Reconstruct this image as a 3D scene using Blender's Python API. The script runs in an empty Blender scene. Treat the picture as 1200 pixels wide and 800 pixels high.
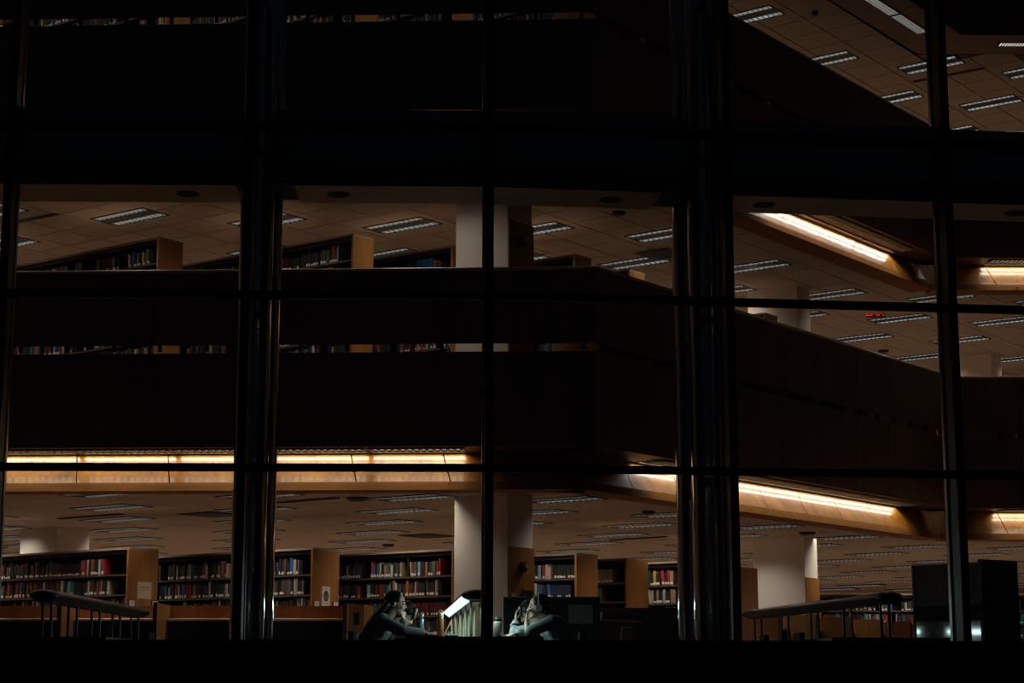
import bpy, bmesh, math, random
from mathutils import Vector, Matrix, Euler
random.seed(7)
PI = math.pi
sc = bpy.context.scene
COL = sc.collection
R = math.radians

# ------------------------------------------------------------------ camera, sky, exposure
F = 2165.0                       # focal length in pixels of the 1200 px wide frame
PITCH = math.atan(394 / F)
ZC = 0.30
cam_d = bpy.data.cameras.new('camera')
cam_d.sensor_width = 36.0
cam_d.lens = F / 1200 * 36.0
cam_d.clip_end = 300
cam = bpy.data.objects.new('camera', cam_d)
cam.location = (0, 0, ZC)
cam.rotation_euler = (PI / 2 + PITCH, 0, 0)
COL.objects.link(cam)
sc.camera = cam

world = bpy.data.worlds.new('night_sky')
sc.world = world
world.use_nodes = True
wn = world.node_tree.nodes['Background']
wn.inputs[0].default_value = (0.36, 0.55, 0.85, 1)
wn.inputs[1].default_value = 0.006

sc.view_settings.view_transform = 'Standard'
sc.view_settings.look = 'None'
sc.view_settings.exposure = 0.0
sc.view_settings.gamma = 1.0
sc.view_settings.use_curve_mapping = False
sc.cycles.use_denoising = True
sc.cycles.max_bounces = 7
sc.cycles.diffuse_bounces = 4
sc.cycles.glossy_bounces = 3
sc.cycles.transparent_max_bounces = 12
sc.cycles.sample_clamp_indirect = 2.0
sc.cycles.sample_clamp_direct = 12.0
sc.cycles.caustics_reflective = False

W_TROFFER = (12.5, 9.4, 7.6)      # watts of one ceiling troffer, per floor
W_LOUVER = 1.8                   # watts of the louvred front half of that fitting
W_WASH = 4.6                    # watts of one wall-washer length
E_STRIP = 0.42                   # brightness of a troffer seen from the side
W_READ = 6.5                     # watts of one reading-lamp tube length

# ------------------------------------------------------------------ camera helpers (pixel of the photo -> point on a known plane)
_c, _s = math.cos(PITCH), math.sin(PITCH)
def ray(px, py):
    a = (px - 600) / F; b = (400 - py) / F
    return Vector((a, _c - b * _s, _s + b * _c))
def at_z(px, py, z):
    r = ray(px, py); return Vector((0, 0, ZC)) + r * ((z - ZC) / r.z)
def at_y(px, py, y):
    r = ray(px, py); return Vector((0, 0, ZC)) + r * (y / r.y)
def to_px(p):
    x, y, z = p[0], p[1], p[2] - ZC
    f = y * _c + z * _s; u = -y * _s + z * _c
    return (600 + F * x / f, 400 - F * u / f)

# ------------------------------------------------------------------ materials
def mat(name, color, rough=0.6, metal=0.0, spec=0.5, coat=0.0, coat_rough=0.05, noise=None, bump=None, emit=None, emit_s=0.0):
    m = bpy.data.materials.new(name); m.use_nodes = True
    nt = m.node_tree; b = nt.nodes['Principled BSDF']
    b.inputs['Base Color'].default_value = (*color, 1)
    b.inputs['Roughness'].default_value = rough
    b.inputs['Metallic'].default_value = metal
    b.inputs['Specular IOR Level'].default_value = spec
    b.inputs['Coat Weight'].default_value = coat
    b.inputs['Coat Roughness'].default_value = coat_rough
    if emit:
        b.inputs['Emission Color'].default_value = (*emit, 1)
        b.inputs['Emission Strength'].default_value = emit_s
    if noise:                                    # (scale xyz, strength) colour variation
        tc = nt.nodes.new('ShaderNodeTexCoord'); mp = nt.nodes.new('ShaderNodeMapping')
        mp.inputs['Scale'].default_value = noise[0]
        nz = nt.nodes.new('ShaderNodeTexNoise'); nz.inputs['Scale'].default_value = 1.0
        nz.inputs['Detail'].default_value = 5; nz.inputs['Roughness'].default_value = 0.65
        rp = nt.nodes.new('ShaderNodeValToRGB')
        k = noise[1]
        rp.color_ramp.elements[0].position = 0.3; rp.color_ramp.elements[1].position = 0.72
        rp.color_ramp.elements[0].color = (*[c * (1 - k) for c in color], 1)
        rp.color_ramp.elements[1].color = (*[min(1, c * (1 + k)) for c in color], 1)
        nt.links.new(tc.outputs['Object'], mp.inputs[0]); nt.links.new(mp.outputs[0], nz.inputs[0])
        nt.links.new(nz.outputs[0], rp.inputs[0]); nt.links.new(rp.outputs[0], b.inputs['Base Color'])
        if bump:
            bp = nt.nodes.new('ShaderNodeBump'); bp.inputs['Strength'].default_value = bump
            bp.inputs['Distance'].default_value = 0.01
            nt.links.new(nz.outputs[0], bp.inputs['Height']); nt.links.new(bp.outputs[0], b.inputs['Normal'])
    return m

M = {}
M['wood'] = mat('varnished_oak', (0.35, 0.145, 0.038), 0.38, noise=((9, 9, 0.9), 0.28), coat=0.3, coat_rough=0.2)
M['wood_h'] = mat('varnished_oak_level_grain', (0.35, 0.145, 0.038), 0.38, noise=((0.9, 9, 12), 0.28), coat=0.3, coat_rough=0.2)
M['fascia'] = mat('lacquered_oak_fascia', (0.40, 0.155, 0.014), 0.35, noise=((5, 5, 1.2), 0.42), coat=0.5, coat_rough=0.07)
M['fascia'].node_tree.nodes['Principled BSDF'].inputs['Coat IOR'].default_value = 1.5
M['lip_wood'] = mat('matt_oak_lip', (0.36, 0.14, 0.028), 0.75, spec=0.2, noise=((0.9, 9, 12), 0.25))
M['parapet'] = mat('stained_oak_panel', (0.17, 0.080, 0.034), 0.55, noise=((6, 6, 0.7), 0.2))
M['cap'] = mat('pale_oak_rail', (0.55, 0.33, 0.17), 0.45, noise=((1, 8, 8), 0.15))
M['case_top'] = mat('faded_oak_top', (0.30, 0.21, 0.145), 0.5, noise=((1, 8, 8), 0.15))
M['nosing'] = mat('pale_maple_nosing', (0.78, 0.56, 0.36), 0.4, coat=0.6, coat_rough=0.2)  # lamplight on the carrel shelf edge, put into a paler colour
M['rail'] = mat('polished_oak_rail', (0.55, 0.33, 0.17), 0.3, coat=1.0, coat_rough=0.18)
M['black_wood'] = mat('dark_stained_board', (0.018, 0.010, 0.007), 0.5, noise=((5, 5, 1), 0.2))  # dark stain; also paints shade in carrels and a board's reflection
M['black_steel'] = mat('black_shelf_steel', (0.012, 0.011, 0.011), 0.5)
M['shelf_edge'] = mat('brown_shelf_steel', (0.10, 0.065, 0.04), 0.45)
M['paint'] = mat('off_white_paint', (0.82, 0.73, 0.66), 0.8, noise=((40, 40, 40), 0.03))
M['soffit_wood'] = mat('red_brown_soffit_wood', (0.22, 0.085, 0.03), 0.5, noise=((3, 3, 1), 0.2))
M['carpet'] = mat('brown_carpet', (0.23, 0.165, 0.12), 0.95, noise=((60, 60, 60), 0.25))
M['tile'] = mat('mineral_ceiling_tile', (0.55, 0.44, 0.35), 0.9, noise=((45, 45, 45), 0.08), bump=0.3)
M['ceil_back'] = mat('ceiling_void_board', (0.42, 0.30, 0.22), 0.9)
M['white_metal'] = mat('white_enamel', (0.6, 0.58, 0.55), 0.4)
M['louver'] = mat('grey_louver', (0.10, 0.095, 0.085), 0.5)
M['dark_metal'] = mat('black_enamel', (0.012, 0.012, 0.013), 0.4)
M['frame'] = mat('black_anodised_aluminium', (0.008, 0.0085, 0.010), 0.45, spec=0.35)
M['transom'] = mat('matt_black_aluminium', (0.004, 0.004, 0.005), 0.6, spec=0.12)
M['frame_side'] = M['frame']
M['steel_col'] = mat('polished_black_steel', (0.45, 0.45, 0.45), 0.09, metal=1.0)
M['flange'] = mat('dark_bronze_flange', (0.16, 0.15, 0.14), 0.3, metal=1.0)
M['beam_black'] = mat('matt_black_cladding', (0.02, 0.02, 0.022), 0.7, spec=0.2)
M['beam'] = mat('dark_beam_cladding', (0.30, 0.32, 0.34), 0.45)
M['soffit'] = mat('brushed_bronze_soffit', (0.30, 0.19, 0.11), 0.45, metal=0.0, noise=((3, 12, 12), 0.2))
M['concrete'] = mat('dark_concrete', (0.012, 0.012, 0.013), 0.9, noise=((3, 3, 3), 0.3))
M['paper'] = mat('cream_paper', (0.62, 0.50, 0.38), 0.85)
M['white_paper'] = mat('white_card', (0.78, 0.72, 0.66), 0.8)
M['ink'] = mat('black_ink', (0.01, 0.009, 0.008), 0.8)
M['ink_grey'] = mat('grey_ink', (0.2, 0.17, 0.14), 0.8)
M['page'] = mat('page_edges', (0.55, 0.43, 0.30), 0.9)
M['glassboard'] = mat('grey_glass_board', (0.034, 0.031, 0.028), 0.6, spec=0.1, coat=0.8, coat_rough=0.055)
M['glassboard'].node_tree.nodes['Principled BSDF'].inputs['Coat IOR'].default_value = 2.4
M['red_plastic'] = mat('red_plastic', (0.13, 0.012, 0.01), 0.4)
M['strobe'] = mat('clear_lens', (0.7, 0.65, 0.62), 0.2)
M['exit_red'] = mat('exit_letters', (0.3, 0, 0), 0.5, emit=(1, 0.005, 0.01), emit_s=1.6)
M['strip'] = mat('troffer_louver_glow', (0.5, 0.55, 0.6), 0.5, emit=(0.80, 0.92, 1.0), emit_s=E_STRIP)
M['strip'].cycles.emission_sampling = 'NONE'
M['wash'] = mat('washer_louver_glow', (0.5, 0.5, 0.5), 0.5, emit=(1.0, 0.92, 0.84), emit_s=0.20)
M['wash'].cycles.emission_sampling = 'NONE'
M['wash_top'] = mat('washer_louver_glow_top', (0.5, 0.5, 0.5), 0.5, emit=(1.0, 0.92, 0.84), emit_s=0.9)
M['wash_top'].cycles.emission_sampling = 'NONE'
M['tube'] = mat('reading_lamp_glow', (0.8, 0.9, 0.9), 0.5, emit=(0.72, 0.97, 0.92), emit_s=1.6)
M['tube_off'] = mat('unlit_prismatic_lens', (0.075, 0.043, 0.024), 0.5, noise=((1, 60, 1), 0.2))
M['post'] = mat('pale_green_post', (0.42, 0.45, 0.30), 0.35)  # lamplight on the posts, put into a paler, greener colour

def glass_mat():
    m = bpy.data.materials.new('clear_window_glass'); m.use_nodes = True
    nt = m.node_tree
    for n in list(nt.nodes): nt.nodes.remove(n)
    out = nt.nodes.new('ShaderNodeOutputMaterial'); mix = nt.nodes.new('ShaderNodeMixShader')
    tr = nt.nodes.new('ShaderNodeBsdfTransparent'); tr.inputs[0].default_value = (0.93, 0.95, 0.95, 1)
    gl = nt.nodes.new('ShaderNodeBsdfGlossy'); gl.inputs[0].default_value = (1, 1, 1, 1); gl.inputs['Roughness'].default_value = 0.02
    fr = nt.nodes.new('ShaderNodeFresnel'); fr.inputs[0].default_value = 1.45
    nt.links.new(fr.outputs[0], mix.inputs[0]); nt.links.new(tr.outputs[0], mix.inputs[1])
    nt.links.new(gl.outputs[0], mix.inputs[2]); nt.links.new(mix.outputs[0], out.inputs[0])
    return m
M['glass'] = glass_mat()

# ------------------------------------------------------------------ mesh helpers
class MB:
    """collects shapes; build() links them as one mesh object"""
    def __init__(self): self.bm = bmesh.new()
    def box(self, x0, x1, y0, y1, z0, z1, mi=0, mx=None):
        vs = [self.bm.verts.new((x, y, z)) for x in (x0, x1) for y in (y0, y1) for z in (z0, z1)]
        if mx is not None:
            for v in vs: v.co = mx @ v.co
        for q in ((0, 1, 3, 2), (4, 6, 7, 5), (0, 4, 5, 1), (2, 3, 7, 6), (0, 2, 6, 4), (1, 5, 7, 3)):
            f = self.bm.faces.new([vs[i] for i in q]); f.material_index = mi
        return self
    def cyl(self, p0, p1, r0, r1=None, n=12, mi=0, cap=True):
        p0, p1 = Vector(p0), Vector(p1); r1 = r0 if r1 is None else r1
        d = (p1 - p0).normalized(); a = d.orthogonal().normalized(); b = d.cross(a)
        A = [self.bm.verts.new(p0 + (a * math.cos(t) + b * math.sin(t)) * r0) for t in [2 * PI * k / n for k in range(n)]]
        B = [self.bm.verts.new(p1 + (a * math.cos(t) + b * math.sin(t)) * r1) for t in [2 * PI * k / n for k in range(n)]]
        for k in range(n):
            f = self.bm.faces.new((A[k], A[(k + 1) % n], B[(k + 1) % n], B[k])); f.smooth = True; f.material_index = mi
        if cap:
            A2 = [self.bm.verts.new(v.co) for v in A]; B2 = [self.bm.verts.new(v.co) for v in B]      # own rims, so the round side shades straight
            self.bm.faces.new(A2[::-1]).material_index = mi; self.bm.faces.new(B2).material_index = mi
        return self
    def lathe(self, prof, n=20, c=(0, 0), mi=0):
        rings = []
        for r, z in prof:
            rings.append([self.bm.verts.new((c[0] + r * math.cos(2 * PI * k / n), c[1] + r * math.sin(2 * PI * k / n), z)) for k in range(n)])
        for A, B in zip(rings, rings[1:]):
            for k in range(n):
                f = self.bm.faces.new((A[k], A[(k + 1) % n], B[(k + 1) % n], B[k])); f.smooth = True; f.material_index = mi
        self.bm.faces.new(rings[0][::-1]); self.bm.faces.new(rings[-1])
        return self
    def prism(self, pts, y0, y1, mi=0):
        """polygon in local xz, extruded along y"""
        A = [self.bm.verts.new((x, y0, z)) for x, z in pts]; B = [self.bm.verts.new((x, y1, z)) for x, z in pts]
        n = len(pts)
        for k in range(n):
            self.bm.faces.new((A[k], A[(k + 1) % n], B[(k + 1) % n], B[k])).material_index = mi
        self.bm.faces.new(A[::-1]).material_index = mi; self.bm.faces.new(B).material_index = mi
        return self
    def poly_slab(self, pts, z0, z1, mi=0):
        A = [self.bm.verts.new((x, y, z0)) for x, y in pts]; B = [self.bm.verts.new((x, y, z1)) for x, y in pts]
        n = len(pts)
        for k in range(n):
            self.bm.faces.new((A[k], A[(k + 1) % n], B[(k + 1) % n], B[k])).material_index = mi
        self.bm.faces.new(A[::-1]).material_index = mi; self.bm.faces.new(B).material_index = mi
        return self
    def quad(self, a, b, c, d, mi=0):
        f = self.bm.faces.new([self.bm.verts.new(p) for p in (a, b, c, d)]); f.material_index = mi; return self
    def mesh(self, name, mats):
        bmesh.ops.recalc_face_normals(self.bm, faces=self.bm.faces[:])
        me = bpy.data.meshes.new(name); self.bm.to_mesh(me); self.bm.free()
        for m in (mats if isinstance(mats, (list, tuple)) else [mats]): me.materials.append(m)
        return me
    def build(self, name, mats, parent=None, loc=None, rz=0.0, bevel=0.0):
        o = bpy.data.objects.new(name, self.mesh(name, mats)); COL.objects.link(o)
        if parent is not None: o.parent = parent
        if loc is not None: o.location = loc
        o.rotation_euler.z = rz
        if bevel:
            b = o.modifiers.new('bevel', 'BEVEL'); b.width = bevel; b.segments = 2; b.limit_method = 'ANGLE'
        return o

def link_mesh(name, me, parent=None, mx=None):
    o = bpy.data.objects.new(name, me); COL.objects.link(o)
    if parent is not None: o.parent = parent
    if mx is not None: o.matrix_local = mx
    return o
def empty(name, loc=(0, 0, 0), rz=0.0):
    o = bpy.data.objects.new(name, None); COL.objects.link(o)
    o.location = loc; o.rotation_euler.z = rz; o.empty_display_size = 0.1
    return o
def tag(o, label=None, cat=None, group=None, kind=None):
    if label: o['label'] = label
    if cat: o['category'] = cat
    if group: o['group'] = group
    if kind: o['kind'] = kind
    return o
def structure(o): o['kind'] = 'structure'; return o
def copy_tree(o, parent=None):
    c = o.copy(); COL.objects.link(c)
    if parent is not None: c.parent = parent
    for ch in list(o.children): copy_tree(ch, c)
    return c
def area_light(name, parent, loc, sx, sy, watts, color, spread, rot=(0, 0, 0)):
    d = bpy.data.lights.get(name + '_data')
    if d is None:
        d = bpy.data.lights.new(name + '_data', 'AREA'); d.shape = 'RECTANGLE'; d.size = sx; d.size_y = sy
        d.energy = watts; d.color = color; d.spread = spread
    o = bpy.data.objects.new(name, d); COL.objects.link(o)
    o.parent = parent; o.location = loc; o.rotation_euler = rot
    return o

# ------------------------------------------------------------------ building grid
H = 4.6
GA = R(-36.5)
gv = Vector((math.cos(GA), math.sin(GA))); gu = Vector((-gv.y, gv.x))
# edge of the upper floors in plan (lip of the fascia), left to right
EDGE = [Vector((-15, 24.96)), Vector((0.95, 24.36)), Vector((7.75, 33.4)), Vector((22, 33.75))]
def seg_normal(a, b):
    d = (b - a).normalized(); return Vector((d.y, -d.x))          # towards the void
def offset_edge(w):
    """EDGE moved by w inwards (negative: out over the void)"""
    out = []
    ns = [seg_normal(EDGE[i], EDGE[i + 1]) for i in range(3)]
    for i, p in enumerate(EDGE):
        if i == 0: out.append(p - ns[0] * w)
        elif i == 3: out.append(p - ns[2] * w)
        else:
            a, b = ns[i - 1], ns[i]
            k = (a + b) / (1 + a.dot(b)); out.append(p - k * w)
    return out
def inside(p, w=0.0):
    e = offset_edge(w)
    for a, b in zip(e, e[1:]):
        if min(a.x, b.x) <= p.x <= max(a.x, b.x):
            t = (p.x - a.x) / (b.x - a.x); return p.y > a.y + (b.y - a.y) * t
    return False

# ------------------------------------------------------------------ ground, floors, walls
g = MB(); g.box(-40, 40, -6, 14.2, -1.4, -1.2)
structure(g.build('floor', M['concrete']))
structure(MB().poly_slab([(-15, 13.7), (22, 16.4), (22, 60), (-15, 60)], -0.2, 0.0).build('floor', M['carpet']))
for n in (1, 2):
    e = offset_edge(0.50)
    pts = [tuple(p) for p in e] + [(22, 60), (-15, 60)]
    structure(MB().poly_slab(pts, H * n - 0.35, H * n).build('floor', M['carpet']))
structure(MB().box(-15, 22, 56, 56.2, 0, 14).build('wall_back', M['paint']))
structure(MB().box(-15.2, -15, 14, 56.2, 0, 14).build('wall_left', M['paint']))
structure(MB().box(22, 22.2, 16, 56.2, 0, 14).build('wall_right', M['paint']))
structure(MB().poly_slab([(-15.2, 13.7), (22.2, 16.4), (22.2, 56.2), (-15.2, 56.2)], 16.3, 16.5).build('roof', M['ceil_back']))

# ------------------------------------------------------------------ ceilings with single tiles
TS = 0.745
def tile_mesh():
    m = MB(); h = TS / 2 - 0.012
    m.box(-h, h, -h, h, 0, 0.02)
    return m.mesh('ceiling_tile', M['tile'])
TILE = tile_mesh()
TROF = {}
def lattice(u0, v0, zc, ymax, xmin, xmax):
    out = []
    for i in range(-2, 40):
        for j in range(-40, 20):
            u = u0 + 1.49 * i; v = v0 + 1.53 * (i % 2) + 3.06 * j
            p = gu * u + gv * v
            if xmin < p.x < xmax and p.y < ymax and inside(p, 0.50): out.append((p, u, v))
    return out
SPECS = {0: (1.15 - 0.42, 2.95 + 0.0, 2.8), 1: (1.15, 2.95, 7.4), 2: (1.15, 2.95, 12.0)}
L0 = (0.71, -16.57 + 1.53 * 13)
for n in range(3):
    zc = 2.8 + H * n
    root = structure(empty('ceiling', (0, 0, zc)))
    pts = [tuple(p) for p in offset_edge(0.42)] + [(22, 56), (-15, 56)]
    MB().poly_slab([(x, y) for x, y in pts], 0.03, 0.06).build('ceiling_board', M['ceil_back'], root)
    u0, v0 = (SPECS[n][0], SPECS[n][1]) if n else (0.69, 3.30)
    lights = lattice(u0, v0, zc, (54 if n == 0 else 46), (-13 if n < 2 else -10.0), 14.5)
    if n == 1: lights.append((gu * 19.35 + gv * -16.1, 19.35, -16.1))  # extra troffer off the lattice, added to brighten the pillar's left face
    TROF[n] = lights
    taken = set()
    cand = []
    for i in range(0, 80):
        for j in range(-75, 30):
            u = u0 + TS * (i + 0.5); v = v0 + 0.765 * (j + 0.5)
            p = gu * u + gv * v
            if not (-14 < p.x < 16 and p.y < 50 and inside(p, 0.5)): continue
            if any(abs(u - lu) < 0.75 * 0 + 0.40 and abs(v - lv) < 0.80 for _, lu, lv in lights if abs(lu - u) < 1 and abs(lv - v) < 1.2):
                pass
            x, y = to_px((p.x, p.y, zc))
            vis = -20 < x < 1220 and -20 < y < 800
            cand.append((0 if vis else 1, p.y, p, u, v))
    cand.sort(key=lambda c: (c[0], c[1]))
    rest = MB()
    rot = Matrix.Rotation(GA, 4, 'Z')
    for k, (nv, _, p, u, v) in enumerate(cand):
        mx = Matrix.Translation((p.x, p.y, 0)) @ rot @ Matrix.Diagonal((1.025, 1.0, 1, 1))
        if n > 0 and k < (290 if n == 1 else 220) and nv == 0:
            link_mesh('ceiling_tile', TILE, root, mx)
        elif nv == 0 or p.y < 48:
            h = TS / 2 - 0.012; rest.box(-h, h, -h, h, 0, 0.02, mx=mx)
    r = rest.build('ceiling_tiling', M['tile'], root); r['kind'] = 'stuff'

# ------------------------------------------------------------------ troffers
def make_troffer(lv=0):
    root = empty('ceiling_light')
    f = MB()
    L, D = 0.60, 0.29
    for (a, b, c, d) in ((-L, L, -D, -D + 0.03), (-L, L, D - 0.03, D), (-L, -L + 0.03, -D, D), (L - 0.03, L, -D, D)):
        f.box(a, b, c, d, -0.012, 0.022)
    f.build('frame', M['dark_metal'], root)
    MB().box(-L + 0.03, L - 0.03, -0.13, 0.13, -0.004, 0.02).build('centre_pan', M['dark_metal'], root)
    for s in (-1, 1):
        d = MB().box(-L + 0.03, L - 0.03, s * 0.195 - 0.065, s * 0.195 + 0.065, 0.000, 0.018).build('louver_strip', M['strip'], root)
        b = MB()
        for k in range(11):
            x = -L + 0.03 + (k + 0.5) * (2 * L - 0.06) / 11
            b.box(x - 0.006, x + 0.006, s * 0.195 - 0.065, s * 0.195 + 0.065, -0.016, 0.002)
        b.build('louver_blade', M['white_metal'], d)
    area_light('troffer_lamp%s' % ('', '_middle', '_top')[lv], root, (0, 0, -0.02), 1.10, 0.50, W_TROFFER[lv], (1.0, 0.87, 0.73), R(124))
    return root
proto = None
floor_name = ['ground', 'middle', 'top']
ORD = ['first', 'second', 'third', 'fourth', 'fifth', 'sixth', 'seventh', 'eighth', 'ninth', 'tenth', 'eleventh', 'twelfth',
       'thirteenth', 'fourteenth', 'fifteenth', 'sixteenth', 'seventeenth', 'eighteenth', 'nineteenth', 'twentieth']
def ordinal(k):
    if k <= 20: return ORD[k - 1]
    t = {2: 'twenty', 3: 'thirty', 4: 'forty', 5: 'fifty', 6: 'sixty', 7: 'seventy', 8: 'eighty', 9: 'ninety'}
    d, r = divmod(k, 10)
    if d > 9: return 'hundredth'
    return {2: 'twentieth', 3: 'thirtieth', 4: 'fortieth', 5: 'fiftieth', 6: 'sixtieth', 7: 'seventieth', 8: 'eightieth', 9: 'ninetieth'}[d] if r == 0 else t[d] + '-' + ORD[r - 1]
for n in range(3):
    rows = {}; proto = None
    for p, u, v in TROF[n]: rows.setdefault(round(u, 2), []).append((p.x, p, u, v))
    for ri, key in enumerate(sorted(rows)):
        for ci, (_, p, u, v) in enumerate(sorted(rows[key], key=lambda q: q[0])):
            o = proto = make_troffer(n) if proto is None else copy_tree(proto)
            o.location = (p.x, p.y, 2.8 + H * n); o.rotation_euler.z = GA
            tag(o, 'recessed twin strip ceiling light, %s floor, %s diagonal row from the front, %s from left' % (floor_name[n], ordinal(ri + 1), ordinal(ci + 1)),
                'ceiling light', 'twin strip lights recessed in the %s floor ceiling' % floor_name[n])
            proto = o

# ------------------------------------------------------------------ balcony fronts: parapet panels, fascia and wall washers
def run_matrix(a, b, z):
    d = (b - a).normalized(); inn = Vector((-d.y, d.x))
    return Matrix(((d.x, inn.x, 0, a.x), (d.y, inn.y, 0, a.y), (0, 0, 1, z), (0, 0, 0, 1)))
# lit lengths of the wall washers: per run, distances along the lip from its left end
def param(seg, px, z):
    """distance along run seg of the lip where pixel column px crosses it (at height z)"""
    a, b = EDGE[seg], EDGE[seg + 1]; best = None; d = (b - a).normalized(); inn = Vector((-d.y, d.x)); ln = (b - a).length
    for k in range(2001):
        t = k / 2000 * ln; p = a + d * t + inn * 0.25; x = to_px((p.x, p.y, z))[0]
        if best is None or abs(x - px) < best[0]: best = (abs(x - px), t)
    return best[1]
LIT = {1: [(0, 0.0, param(0, 548, 3.2)), (1, param(1, 745, 3.2), param(1, 1052, 3.2)), (2, param(2, 1166, 3.2), 12.0)],
       2: [(0, 0.0, param(0, 548, 7.8)), (1, param(1, 880, 7.8), param(1, 1046, 7.8)), (2, param(2, 1152, 7.8), 12.0)],
       3: [(1, 2.0, param(1, 1040, 12.0)), (2, param(2, 1156, 12.0), 12.0)]}
side_word = ['left', 'slanting middle', 'right']
def top_soffit():
    zl = H * 3 - 1.85
    root = structure(empty('trim_1', (0, 0, 0)))
    e0, e1 = offset_edge(0.12), offset_edge(-1.0)
    for s in range(3):
        ln = (e0[s + 1] - e0[s]).length; step = 1.88; k = 0
        cnt = max(1, round(ln / step))
        for k in range(cnt):
            t0, t1 = k / cnt, (k + 1) / cnt; g = 0.006 / ln
            a, b = e0[s].lerp(e0[s + 1], t0 + (g if k else 0)), e0[s].lerp(e0[s + 1], t1 - (g if k < cnt - 1 else 0))
            c, d = e1[s].lerp(e1[s + 1], t1 - (g if k < cnt - 1 else 0)), e1[s].lerp(e1[s + 1], t0 + (g if k else 0))
            MB().poly_slab([tuple(a), tuple(b), tuple(c), tuple(d)], zl, zl + 0.03).build('soffit_panel', M['soffit_wood'], root)
        m = run_matrix(e1[s], e1[s + 1], 0); L1 = (e1[s + 1] - e1[s]).length
        MB().box(0, L1, 0.0, 0.06, zl - 0.02, zl + 2.3, mx=m).build('face_board', M['parapet'], root)
top_soffit()
for n in (1, 2):
    zf = H * n
    root = structure(empty('parapet', (0, 0, 0)))
    e_lip, e_pan = offset_edge(0.0), offset_edge(0.06)
    e_top, e_gap, e_bot = offset_edge(-0.42), offset_edge(-0.34), offset_edge(-0.30)
    for s in range(3):
        # upper panels (parapet) and lower panels (slab face), one object each, slot between them
        for (ea, za, eb, zb, nm) in ((e_gap, zf + 0.06, e_top, zf + 1.03, 'parapet_panel'), (e_bot, zf - 1.30, e_gap, zf - 0.055, 'slab_panel')):
            A, B, Cc, D = (ea[s].to_3d() + Vector((0, 0, za)), ea[s + 1].to_3d() + Vector((0, 0, za)),
                           eb[s + 1].to_3d() + Vector((0, 0, zb)), eb[s].to_3d() + Vector((0, 0, zb)))
            ln = (B - A).length; step = 1.255; k = 0; x = 0.0
            if s == 0: x = -(ln % step)
            inn = -seg_normal(EDGE[s], EDGE[s + 1]).to_3d()
            while x < ln - 0.01:
                x0, x1 = max(0, x) / ln, min(ln, x + step) / ln
                g0, g1 = x0 + (0.006 / ln if x0 > 0 else 0), x1 - (0.006 / ln if x1 < 1 else 0)
                q = [A.lerp(B, g0), A.lerp(B, g1), D.lerp(Cc, g1), D.lerp(Cc, g0)]
                mb = MB(); vs = [mb.bm.verts.new(p) for p in q] + [mb.bm.verts.new(p + inn * 0.05) for p in q]
                for f in ((0, 1, 2, 3), (7, 6, 5, 4), (0, 4, 5, 1), (1, 5, 6, 2), (2, 6, 7, 3), (3, 7, 4, 0)):
                    mb.bm.faces.new([vs[i] for i in f])
                mb.build(nm, M['parapet'], root)
                x += step; k += 1
        L = (e_top[s + 1] - e_top[s]).length
        # backing boards behind the joints, rail, bracket posts in the slot
        mt = run_matrix(e_top[s], e_top[s + 1], 0)
        hr = MB(); hr.box(0, L, 0.03, 0.18, zf + 1.03, zf + 1.062, mx=mt)
        hr.cyl(mt @ Vector((0, 0.02, zf + 1.045)), mt @ Vector((L, 0.02, zf + 1.045)), 0.028, n=20); hr.build('hand_rail', M['rail'], root)
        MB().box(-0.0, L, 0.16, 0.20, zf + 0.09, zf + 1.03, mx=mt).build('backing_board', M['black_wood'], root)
        mg = run_matrix(e_gap[s], e_gap[s + 1], 0); Lg = (e_gap[s + 1] - e_gap[s]).length
        br = MB(); x = 0.25
        while x < Lg:
            br.box(x, x + 0.05, 0.03, 0.08, zf - 0.02, zf + 0.2, mx=mg); x += 0.628
        br.build('rail_bracket', M['black_steel'], root)['kind'] = 'stuff'
        mg0 = run_matrix(e_bot[s], e_bot[s + 1], 0); Lb = (e_bot[s + 1] - e_bot[s]).length
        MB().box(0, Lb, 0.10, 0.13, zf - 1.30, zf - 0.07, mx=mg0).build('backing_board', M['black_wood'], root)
        # underside, fascia panel and lip
        MB().box(0, Lb, 0.0, 0.74, zf - 1.31, zf - 1.29, mx=mg0).build('underside', M['parapet'], root)
        e_ft = offset_edge(0.34); A, B = e_pan[s].to_3d(), e_pan[s + 1].to_3d(); D, Cc = e_ft[s].to_3d(), e_ft[s + 1].to_3d()
        for v_ in (A, B): v_.z = zf - 1.735
        for v_ in (D, Cc): v_.z = zf - 1.305
        Lp = (B - A).length; x = -(Lp % 1.255) if s == 0 else 0.0
        bk_ = -seg_normal(EDGE[s], EDGE[s + 1]).to_3d() * 0.03 - Vector((0, 0, 0.012))
        while x < Lp - 0.01:
            a, b = (max(0, x) + 0.008) / Lp, (min(Lp, x + 1.255) - 0.008) / Lp
            if x <= 0: a = 0.0
            if x + 1.255 >= Lp: b = 1.0
            q = [A.lerp(B, a), A.lerp(B, b), D.lerp(Cc, b), D.lerp(Cc, a)]
            fp = MB(); vs = [fp.bm.verts.new(p_) for p_ in q] + [fp.bm.verts.new(p_ + bk_) for p_ in q]
            for f in ((0, 1, 2, 3), (7, 6, 5, 4), (0, 4, 5, 1), (1, 5, 6, 2), (2, 6, 7, 3), (3, 7, 4, 0)): fp.bm.faces.new([vs[i] for i in f])
            fp.build('fascia_panel', M['fascia'], root)
            x += 1.255
        ml = run_matrix(e_lip[s], e_lip[s + 1], 0); Ll = (e_lip[s + 1] - e_lip[s]).length
        x = -(Ll % 1.255) if s == 0 else 0.0
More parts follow.
